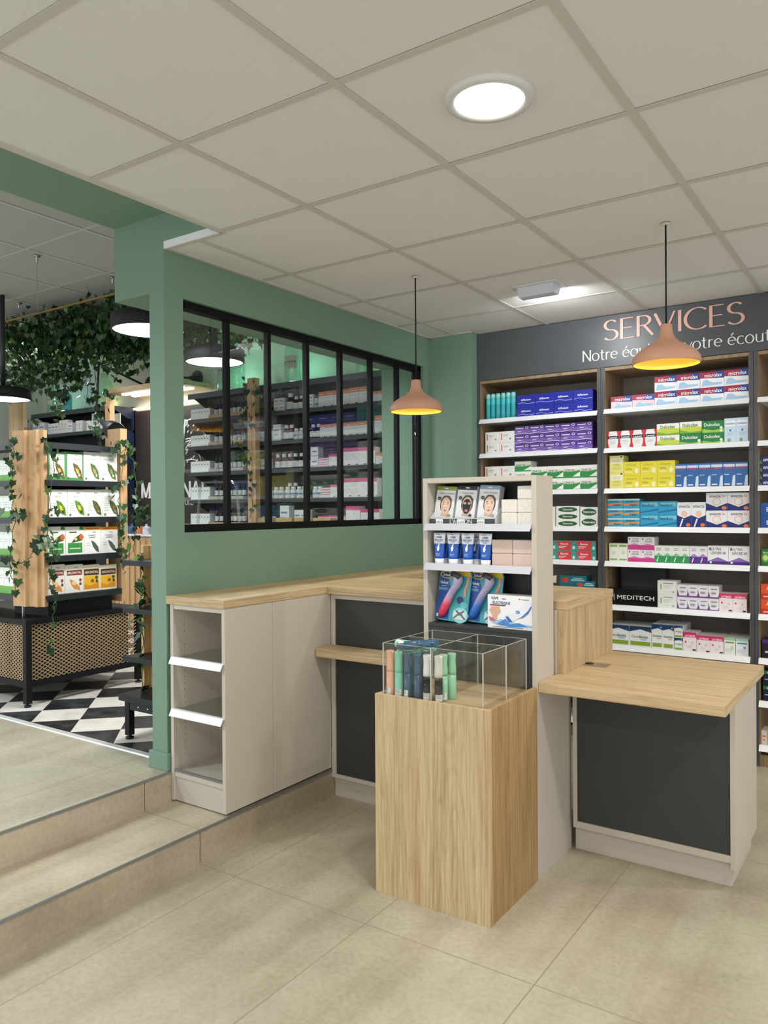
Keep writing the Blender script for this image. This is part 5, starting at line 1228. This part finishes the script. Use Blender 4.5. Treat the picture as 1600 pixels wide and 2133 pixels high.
# ---------------- lamps of the other room
def ring_lamp(c, rad, zb, label, pw, col=(.97, .98, 1)):
    x, y = c
    t = thing('drum_pendant', label, 'pendant lamp', (x, y, CEIL2))
    m = MB(); m.lathe([(rad-.008, .0), (rad, .004), (rad, .075), (rad-.004, .08), (0.0, .08)], pm('202326', .55, 0, .25), (x, y, zb), 56, caps=False); m.build('drum', t)
    m = MB(); m.lathe([(0, .006), (rad-.009, .006)], LAMPW, (x, y, zb), 56, caps=False); m.build('diffuser', t)
    m = MB(); m.tube([(x, y, zb+.08), (x, y, CEIL2)], .018, pm('2C3033', .4), 12); m.build('stem', t)
    area('drum_glow', (x, y, zb-.004), rad*1.8, pw, col)
ring_lamp((-3.43, 3.26), .175, 2.25, 'dark drum pendant with white diffuser seen through the window', 15)
q_ = P(309, 690, z=2.33); ring_lamp((q_.x, q_.y), .19, 2.33, 'dark drum pendant half hidden behind the green pillar', 14)
ring_lamp((-5.78, 3.30), .20, 2.235, 'dark drum pendant under the ivy at the left photo edge', 18)
for xy in ((-5.2, .6), (-7.4, 1.6), (-3.75, .2)):  # unseen drums added to cast cool light on the pillar
    ring_lamp(xy, .21, 2.3, 'added unseen cool fill lamp, drum shaped, over the '+{.6: 'landing', 1.6: 'far landing corner', .2: 'near edge of the landing'}[xy[1]], 36, (.80, .93, 1))
area('fill_other', (-6.6, 4.1, 2.9), .5, 24, (.97, .98, 1))

# ---------------- folding wall lamps
def wall_lamp(px, py, joints, head, label):
    p = P(px, py, y=5.44)
    t = thing('wall_lamp', label, 'wall lamp', (p.x, 5.44, p.z))
    m = MB(); m.lathe([(0, 0), (.08, 0), (.08, .012), (.03, .04), (0, .045)], BLACKM, mx=Matrix.Translation((p.x, 5.449, p.z)) @ Matrix.Rotation(PI/2, 4, 'X'), n=28); m.build('wall_plate', t)
    pts = [Vector((p.x, 5.41, p.z))]+[P(a, b, y=c) for a, b, c in joints]
    m = MB()
    for a, b in zip(pts[:-1], pts[1:]): m.tube([a, b], .011, BLACKM, 8)
    for q in pts: m.lathe([(0, -.022), (.022, -.012), (.022, .012), (0, .022)], BLACKM, tuple(q), 12)
    m.build('arm', t)
    if head:
        h0 = pts[-1]; h1 = P(head[0], head[1], y=head[2]); d = (h1-h0)
        m = MB(); m.tube([h0, h0+d*.25, h0+d*.35, h0+d*.6, h0+d*.9, h1], [.03, .035, .045, .075, .09, .08], BLACKM, 20); m.build('lamp_head', t)
wall_lamp(312, 800, [(302, 803, 5.3), (206, 757, 4.9), (201, 852, 4.7), (215, 880, 4.6)], (243, 902, 4.35), 'black folding arm wall lamp with dark oval head above the gondola')
wall_lamp(410, 788, [(398, 787, 5.3), (372, 786, 5.2)], None, 'black wall lamp plate seen in the first window pane')
m = MB()

# ---------------- tall timber frame behind the gondola
tf = thing('tall_display', 'tall pale timber box frame standing behind the gondola at the left', 'display frame', (-6.7, 3.9, Z2))
a = P(18, 820, y=3.9); b = P(37, 817, y=3.9); zt = a.z+.04; yd = min(4.25, P(54, 830, x=b.x).y)
m = MB(); m.box(a.x, b.x, 3.9, 3.94, Z2, zt, WOODZ); m.box(b.x-.01, b.x+.01, 3.94, yd, Z2, zt-.0, WOODZ); m.box(a.x, b.x, 3.94, yd, zt-.03, zt-.0005, WOODZ); m.build('frame', tf)
m = MB(); m.prism([(3.95, zt-.35), (3.97, zt-.35), (yd+.06, zt-.55), (yd+.04, zt-.55)], 'x', b.x+.011, b.x+.04, pm('8A7466', .5)); m.build('brace', tf)

# ---------------- the gondola with the mesh base
gb = thing('display_bench', 'black steel bench with expanded mesh sides on the checkered floor', 'bench', (-4.5, 2.9, Z2))
ax0, ax1, ay0, ay1 = -5.25, -4.165, 2.50, 3.30
zt0 = .756
part(gb, 'top', ax0, ax1, ay0, ay1, zt0-.03, zt0, mm=BLACK)
for x in (ax0, ax1-.035):
    for y in (ay0, ay1-.035):
        m = MB(); m.box(x, x+.035, y, y+.035, Z2+.02, zt0-.0305, BLACK); o = m.build('leg', gb)
        m = MB(); m.lathe([(.018, 0), (.02, .004), (.02, .01), (.006, .012), (.006, .022)], BLACK, (x+.0175, y+.0175, Z2+.0005), 14); m.build('foot', o)
zb0 = .405
for a in ((ax0+.035, ax1-.035, ay0+.002, ay0+.03, zb0-.035, zb0), (ax0+.035, ax1-.035, ay1-.03, ay1-.002, zb0-.035, zb0), (ax1-.033, ax1-.002, ay0+.035, ay1-.035, zb0-.035, zb0), (ax0+.002, ax0+.033, ay0+.035, ay1-.035, zb0-.035, zb0)):
    part(gb, 'rail', *a, mm=BLACK, bev=0)
MESHM = pm('C4A77E', .45)
def expanded(n, o, u, L_, H_):
    """expanded metal: diamond lattice of flat strands"""
    m = MB(); dx, dz, w = .034, .0108, .0058
    nx = int(L_/dx); nz = int(H_/dz); sx = L_/nx; sz = H_/nz
    for i in range(nx):
        for j in range(nz):
            c = (i+.5*(j % 2))*sx
            for s_ in (-1, 1):
                xa, xb = c, c+s_*sx/2
                if xb < -1e-6 or xb > L_+1e-6 or xa > L_: continue
                za, zb_ = j*sz, (j+1)*sz
                q = [(xa, za-w*.5), (xb, zb_-w*.5), (xb, zb_+w*.5), (xa, za+w*.5)]
                f = [tuple(Vector(o)+Vector(u)*p_+Vector((0, 0, z_)) for p_, z_ in q)][0]
                m.face(f, MESHM)
                nrm = Vector((0, 0, 1)).cross(Vector(u))*.0015
                m.face([v+nrm for v in f], MESHM)
    o_ = m.build(n, gb); o_['label'] = 'tan expanded metal panel'; return o_
expanded('mesh_panel', (ax1-.012, ay0+.036, zb0+.001), (0, 1, 0), ay1-ay0-.072, zt0-.031-zb0)
expanded('mesh_panel', (ax0+.036, ay0+.012, zb0+.001), (1, 0, 0), ax1-ax0-.072, zt0-.031-zb0)
part(gb, 'inner_box', ax0+.06, ax1-.06, ay0+.06, ay1-.06, zb0-.02, zt0-.031, mm=BLACK, bev=0)  # black liner added so the gaps in the mesh look dark
gu = thing('gondola_shelving', 'black gondola shelving with timber end boards standing on the mesh bench', 'shelving unit', (-4.5, 2.9, zt0))
GX = -4.15
part(gu, 'core', -4.62, -4.36, 2.72, 3.10, zt0+.0005, 1.80, mm=BLACK, bev=0)
SG = [.884, 1.112, 1.338, 1.558, 1.775]
for z in SG:
    m = MB(); m.box(-4.60, GX, 2.62, 3.135, z-.018, z, BLACK); m.box(GX, GX+.004, 2.62, 3.135, z-.034, z+.001, pm('23282B', .4)); m.build('shelf', gu)
    m = MB(); m.box(-5.20, -4.372, 2.555, 2.80, z-.018, z, BLACK); m.box(-5.20, -4.372, 2.551, 2.555, z-.034, z+.001, pm('34383B', .4)); m.build('shelf', gu)
# corrugated near board, set across the corner
A = Vector((-4.368, 2.545)); B = Vector((-4.158, 2.612)); d = (B-A).normalized(); nrm = Vector((d.y, -d.x)); Lb = (B-A).length
prof = [(0, 0), (.38, 0), (.40, .018), (.47, .020), (.50, .0), (.73, -.002), (.76, .016), (.84, .018), (.87, 0), (1, 0), (1, -.03), (0, -.03)]
poly = [tuple(A+d*(u*Lb)+nrm*v) for u, v in prof]
m = MB(); m.prism(poly, 'z', .822, 1.848, PINE); o = m.build('timber_board', gu); o['label'] = 'warm timber board with ribbed face'
m = MB(); m.box(-4.33, -4.318, 2.575, 2.587, zt0+.0005, .822, STEEL); m.build('stand_rod', gu)
part(gu, 'timber_board', -4.30, -4.17, 3.15, 3.20, .80, 1.90, mm=PINE, lab='plain warm timber board')
part(gu, 'shelf_support', -4.55, -4.20, 2.66, 3.10, zt0+.0005, .84, mm=BLACK, bev=0)
# boxes on the gondola, facing +x
def gstock(keys, zs, pxs, pyt, rown):
    for i, k in enumerate(keys):
        a = P(pxs[i], 1080, x=GX-.03).y; b = P(pxs[i+1], 1080, x=GX-.03).y
        h = P(pxs[i], pyt, x=GX-.03).z-zs
        o = inst(box_mesh(k, (b-a)*.985, .05, h), 'diet_box', (GX-.03, (a+b)/2, zs+.0012), PI/2)
        tag(o, DES[k][2]+', '+posn(i, 4)+', '+rown+' row of the gondola', 'diet box', rown+' row of diet boxes on the gondola')
gstock(['arkoA', 'arkoA', 'arkoB', 'arkoB'], SG[3], [101, 138, 175, 210.5, 245], 941, 'top')
gstock(['arkoC', 'arkoC', 'arkoD', 'arkoD'], SG[2], [102, 141, 179, 214, 249], 1020, 'second')
gstock(['arkoE', 'arkoE', 'arkoF', 'arkoF'], SG[1], [97, 136, 175, 210, 245], 1098, 'third')
gstock(['arkoG', 'arkoG', 'arkoH', 'arkoH'], SG[0], [97, 134, 172, 207, 242], 1178, 'bottom')
WG = ('EEF1EA', [('r', 0, 0, 1, .3, '6FAE4E'), ('r', 0, .9, 1, 1, 'D9E4D2')] + lines(.2, .8, [.7, .6], '9AA89A', .02), 'slim white and green box')
DES['wg'] = WG
for r_, z in enumerate(SG[:4]):
    xa = P(-70, 1000, y=2.575).x; xb = P(30, 1000, y=2.575).x; n = 9; w = (xb-xa)/n
    for i in range(n):
        o = inst(box_mesh('wg', w*.96, .06, [.155, .14, .13, .125][r_]), 'supplement_box', (xa+w*(i+.5), 2.575, z+.0006))
        tag(o, 'slim white and green box, '+['bottom', 'third', 'second', 'top'][r_]+' row left of the ribbed board, '+ORD[i], 'box', 'slim boxes, '+['bottom', 'third', 'second', 'top'][r_]+' row at the left edge')

# ---------------- small stand beside the pillar
ss = thing('display_stand', 'narrow black stand with timber back board beside the green pillar', 'display stand', (-3.1, 2.6, Z2))
part(ss, 'base_plate', -3.235, -2.80, 2.42, 2.85, .445, .475, mm=BLACKM)
for (x, y) in ((-3.20, 2.43), (-2.86, 2.43), (-3.20, 2.80), (-2.86, 2.80)):
    m = MB(); m.box(x, x+.032, y, y+.032, Z2+.02, .444, BLACK); o = m.build('leg', ss)
    m = MB(); m.lathe([(.018, 0), (.02, .004), (.02, .01), (.006, .012), (.006, .021)], BLACK, (x+.016, y+.016, Z2+.0005), 14); m.build('foot', o)
part(ss, 'apron', -3.165, -2.862, 2.432, 2.452, .405, .444, mm=BLACKM)
m = MB()
for xx in (-3.10, -3.03): m.lathe([(0, 0), (.006, 0), (.006, .002), (0, .003)], STEEL, mx=Matrix.Translation((xx, 2.432, .425)) @ Matrix.Rotation(PI/2, 4, 'X'), n=12)
m.build('screw', ss)
part(ss, 'back_board', -3.215, -2.83, 2.60, 2.62, .476, 1.20, mm=PINE); part(ss, 'side_board', -3.235, -3.216, 2.56, 2.66, .476, 1.20, mm=wood('birch_edge', 'z', 'D9BE8A', 'CBAE78', 'A88A58'))
for z in (.65, .89, 1.125): part(ss, 'shelf', -3.25, -2.80, 2.46, 2.599, z-.02, z+.005, mm=BLACKM)
# clear acrylic arch
ar = thing('acrylic_arch', 'clear acrylic arch standing behind the first window panes', 'display stand', (-3.0, 2.75, 1.2))
a = P(409, 1104, y=3.0); b = P(503, 1104, y=3.0); t_ = P(450, 1004, y=3.0)
pts = [(a.x, 3.0, a.z-.3), (a.x+.01, 3.0, a.z)] + [(a.x+.03+.05-.05*math.cos(q), 3.0, t_.z-.05+.05*math.sin(q)) for q in [PI/2*k/6 for k in range(7)]] + [(b.x-.08+.05*math.sin(q), 3.0, t_.z-.05+.05*math.cos(q)) for q in [PI/2*k/6 for k in range(7)]] + [(b.x-.01, 3.0, b.z), (b.x, 3.0, b.z-.3)]
m = MB(); m.tube(pts, .008, glassy('arch_acrylic', (.8, .82, .84), .12), 10); o = m.build('arch_tube', ar)
m = MB(); m.box(a.x-.08, b.x+.08, 2.9, 3.12, a.z-.33, a.z-.30, BLACKM); m.box(a.x-.02, a.x+.02, 2.95, 3.05, Z2, a.z-.33, BLACKM); m.box(b.x-.02, b.x+.02, 2.95, 3.05, Z2, a.z-.33, BLACKM); m.build('stand', ar)

# ================================================================== IVY
random.seed(11)
LP = [(0, 0), (.2, -.1), (.44, -.16), (.46, .04), (.42, .16), (.58, .40), (.38, .46), (.24, .62), (0, 1.0)]
LEAFP = LP + [(-x, y) for x, y in LP[1:-1][::-1]]
def leaf(mb, p, size, mat, nrm=None, droop=.7):
    a = random.uniform(0, 2*PI); tilt = random.uniform(.2, 1.3); roll = random.uniform(0, 2*PI)
    Mx = Matrix.Translation(p) @ Matrix.Rotation(a, 4, 'Z') @ Matrix.Rotation(-tilt-PI/2*droop, 4, 'X') @ Matrix.Rotation(random.uniform(-.5, .5), 4, 'Y')
    mid = [mb.bm.verts.new(Mx @ Vector((0, y*size, 0))) for y in (0, 1.0)]
    i = mb.mi(mat)
    for s_ in (1, -1):
        vs = [mid[0]]+[mb.bm.verts.new(Mx @ Vector((s_*x*size, y*size, .16*abs(x)*size))) for x, y in LP[1:-1]]+[mid[1]]
        # triangle fan keeps the lobes
        c = mb.bm.verts.new(Mx @ Vector((0, .35*size, 0)))
        for q in range(len(vs)-1):
            try: f = mb.bm.faces.new((c, vs[q], vs[q+1])); f.material_index = i
            except ValueError: pass
def vine(label, pts, n, size=.05, spread=.03, group=None, mats=(LEAF1, LEAF2, LEAF3), cat='ivy', wgt=None, droop=.7, sub=8):
    path = []
    P_ = [Vector(p) for p in pts]
    for i in range(len(P_)-1):
        for k in range(sub):
            t = k/sub; a = P_[max(0, i-1)]; b = P_[i]; c = P_[i+1]; e = P_[min(len(P_)-1, i+2)]
            path.append(.5*((2*b)+(-a+c)*t+(2*a-5*b+4*c-e)*t*t+(-a+3*b-3*c+e)*t**3))
    path.append(P_[-1])
    path = [p+Vector((random.uniform(-1, 1), random.uniform(-1, 1), random.uniform(-1, 1)))*.008 for p in path]
    o0 = tuple(path[0])
    t = thing('ivy_vine', label, cat, o0, group)
    s_ = MB(); s_.tube(path, .0022, STEM, 5)
    m = MB()
    for k in range(n):
        b = random.choice(path); off = Vector((random.gauss(0, spread), random.gauss(0, spread), random.gauss(0, spread*.8)))
        p = b+off
        if random.random() < .5: s_.tube([b, b+off*.5+Vector((0, 0, .008)), p], .0009, STEM, 4)
        leaf(m, p, size*random.uniform(.65, 1.2), random.choices(mats, (5, 6, 1.5) if wgt is None else wgt)[0], droop=droop)
    s_.build('stems', t); m.build('leaves', t)
# trellis
tr_ = thing('hanging_trellis', 'hanging trellis with a gold front rail and black rods, carrying the ivy', 'trellis', (-5.4, 3.5, 2.9))
ZR = 2.915; xr0, xr1 = -7.4, -3.9
m = MB(); m.box(xr0, xr1-.55, 3.494, 3.506, ZR-.006, ZR+.006, pm('B49A5A', .35, .7)); m.build('front_rail', tr_)
for x in [-7.2, -6.9, -6.6, -6.3, -6.0, -5.7, -5.42, -5.1, -4.8, -4.5]:
    m = MB(); m.tube([(x, 3.507, ZR-.001), (x, 4.85, ZR-.001)], .005, BLACK, 6); m.build('rod', tr_)
for (x, y) in ((-5.888, 3.5), (-4.702, 2.92), (-4.705, 3.5), (-6.9, 3.5)):
    m = MB(); zend = ZR if y > 3.2 else 2.0
    if y < 3.2:
        zend = P(73, 655, x=x).z-.006
    m.tube([(x, y, CEIL2-.001), (x, y, zend+.006)], .0012, pm('9A9C9E', .3, 1), 5); c_ = m.build('cable', tr_)
    m = MB(); m.lathe([(.022, 0), (.022, -.004), (.008, -.006), (.008, -.03), (.005, -.045), (.0, -.046)], STEEL, (x, y, CEIL2-.0005), 16); m.build('ceiling_hook', c_)
G1_ = 'ivy strands on the hanging trellis'
names = ['far left', 'left', 'mid left', 'left centre', 'centre', 'right centre', 'mid right', 'right', 'far right', 'window side']
for i in range(10):
    x = -7.0+.27*i
    vine('dense ivy lying across the trellis rods, '+names[i]+' strand', [(x-.3, 3.62+.1*(i % 2), ZR-.03), (x, 3.8, ZR-.02), (x+.3, 3.98, ZR-.05), (x+.55, 4.25, ZR-.06), (x+.75, 4.6, ZR-.05)], 190+12*i, .05, .085, G1_, droop=.5)
for i, (px, y, z0_, z1_) in enumerate([(15, 3.7, 2.75, 2.44), (48, 3.7, 2.75, 2.44), (80, 3.7, 2.7, 2.38), (108, 3.75, 2.7, 2.40), (5, 3.8, 2.7, 2.48), (30, 3.8, 2.7, 2.46), (135, 3.8, 2.62, 2.44)]):
    xx = P(px, 800, y=y).x
    vine('thick ivy tangle hanging above the left drum lamp, '+ORD[i]+' strand', [(xx, y, ZR-.02), (xx+.02, y+.03, z0_), (xx+.08, y+.05, (z0_+z1_)/2), (xx+.14, y, z1_)], 95, .05, .085, 'ivy tangle at the left edge', droop=.8)
for i, (px, py, y) in enumerate([(120, 870, 3.9), (133, 830, 3.9), (178, 830, 4.1), (186, 845, 4.1), (200, 860, 4.2), (168, 800, 4.0), (238, 790, 4.4), (275, 775, 4.5), (255, 740, 4.3), (290, 740, 4.4), (305, 725, 4.5), (220, 740, 4.2)]):
    b = P(px, py, y=y)
    vine('thin ivy tendril hanging from the trellis, '+(ORD[i] if i < 10 else ['eleventh', 'twelfth'][i-10]+' from left'), [(b.x-.1, y, ZR-.03), (b.x-.04, y, (ZR+b.z)/2+.1), (b.x, y+.02, b.z+.12), (b.x+.02, y, b.z)], 20, .047, .028, 'thin ivy tendrils', droop=.9)
for i, (px, py, y) in enumerate([(392, 705, 3.9), (415, 715, 3.9), (440, 705, 4.0), (465, 720, 4.0), (490, 705, 4.1), (520, 742, 4.2), (534, 715, 4.2), (505, 718, 4.1)]):
    b = P(px, py, y=y)
    vine('ivy tuft hanging above the window drum lamp, '+ORD[i], [(b.x-.12, y, ZR-.12), (b.x-.05, y, (ZR+b.z)/2), (b.x, y, b.z)], 34 if i < 5 else 15, .055, .05, 'ivy tufts seen through the window', droop=.8)
for i, (px, y, z1_) in enumerate([(205, 3.9, 2.64), (232, 4.0, 2.62), (255, 4.1, 2.63), (280, 4.1, 2.64), (303, 4.2, 2.66), (318, 4.1, 2.66), (168, 3.8, 2.68)]):
    xx = P(px, 700, y=y).x
    vine('thick ivy hanging from the trellis near the pillar, '+ORD[i]+' clump', [(xx-.12, y, ZR-.02), (xx-.05, y+.03, ZR-.14), (xx, y+.05, (ZR+z1_)/2), (xx+.04, y, z1_)], 85, .05, .08, 'thick ivy near the pillar', droop=.7)
part(tr_, 'side_rail', -4.45, -3.6, 4.0, 4.012, ZR-.03, ZR-.018, mm=BLACK, bev=0)
def hang(label, pts_px, n, size=.042, sp=.022, plane=None, g=None, mats=(LEAF1, LEAF2, LEAF3), **kk):
    pts = [P(a, b, **plane) for a, b in pts_px]; vine(label, pts, n, size, sp, g, mats, **kk)
LV = (LEAF1, LEAF2, LEAF3)
hang('ivy climbing the left side of the ribbed timber board', [(28, 915), (24, 1000), (30, 1090), (22, 1170), (30, 1235)], 46, plane=dict(y=2.50))
hang('ivy curling across the ribbed timber board', [(40, 1175), (62, 1165), (75, 1125), (95, 1115), (108, 1150)], 15, .046, .02, plane=dict(y=2.49))
hang('ivy down the shelf edge right of the ribbed board', [(100, 925), (112, 960), (104, 1050), (100, 1110), (110, 1165), (103, 1215)], 42, plane=dict(x=-4.11))
hang('ivy tail hanging over the mesh bench', [(108, 1225), (115, 1255), (108, 1300), (104, 1340), (102, 1360)], 12, .04, .012, plane=dict(x=-4.10))
hang('ivy trailing from the plain timber board at the gondola right end', [(238, 925), (262, 925), (252, 985), (246, 1060), (252, 1130), (258, 1190)], 46, plane=dict(x=-4.09))
hang('second ivy strand right of the plain timber board', [(262, 930), (278, 965), (284, 1030), (282, 1100), (276, 1150)], 24, plane=dict(y=3.19))
hang('ivy falling beside the small stand', [(300, 1150), (292, 1190), (300, 1230), (290, 1275), (296, 1310), (296, 1440)], 34, .045, .02, plane=dict(y=2.50))
hang('ivy on the timber post in the second window pane', [(506, 798), (512, 850), (500, 900), (512, 960), (528, 1020), (520, 1080)], 50, .05, .05, plane=dict(y=4.98))
hang('ivy right of the timber post in the window', [(533, 800), (545, 850), (535, 880)], 26, .05, .04, plane=dict(y=4.98))
hang('ivy on the right end post seen through the window', [(806, 790), (808, 920), (806, 1000), (806, 1080)], 40, .03, .012, plane=dict(y=5.03))
hang('ivy on the short post of the left shelving', [(222, 815), (214, 870), (205, 900), (212, 940)], 44, .05, .045, plane=dict(y=4.95))
hang('ivy bush on the sideboard beside the pillar', [(290, 1072), (303, 1060), (315, 1070)], 60, .05, .05, plane=dict(y=5.0))
hang('ivy tips at the left corner of the dark shelving', [(68, 870), (75, 880)], 10, .045, .03, plane=dict(y=5.10))
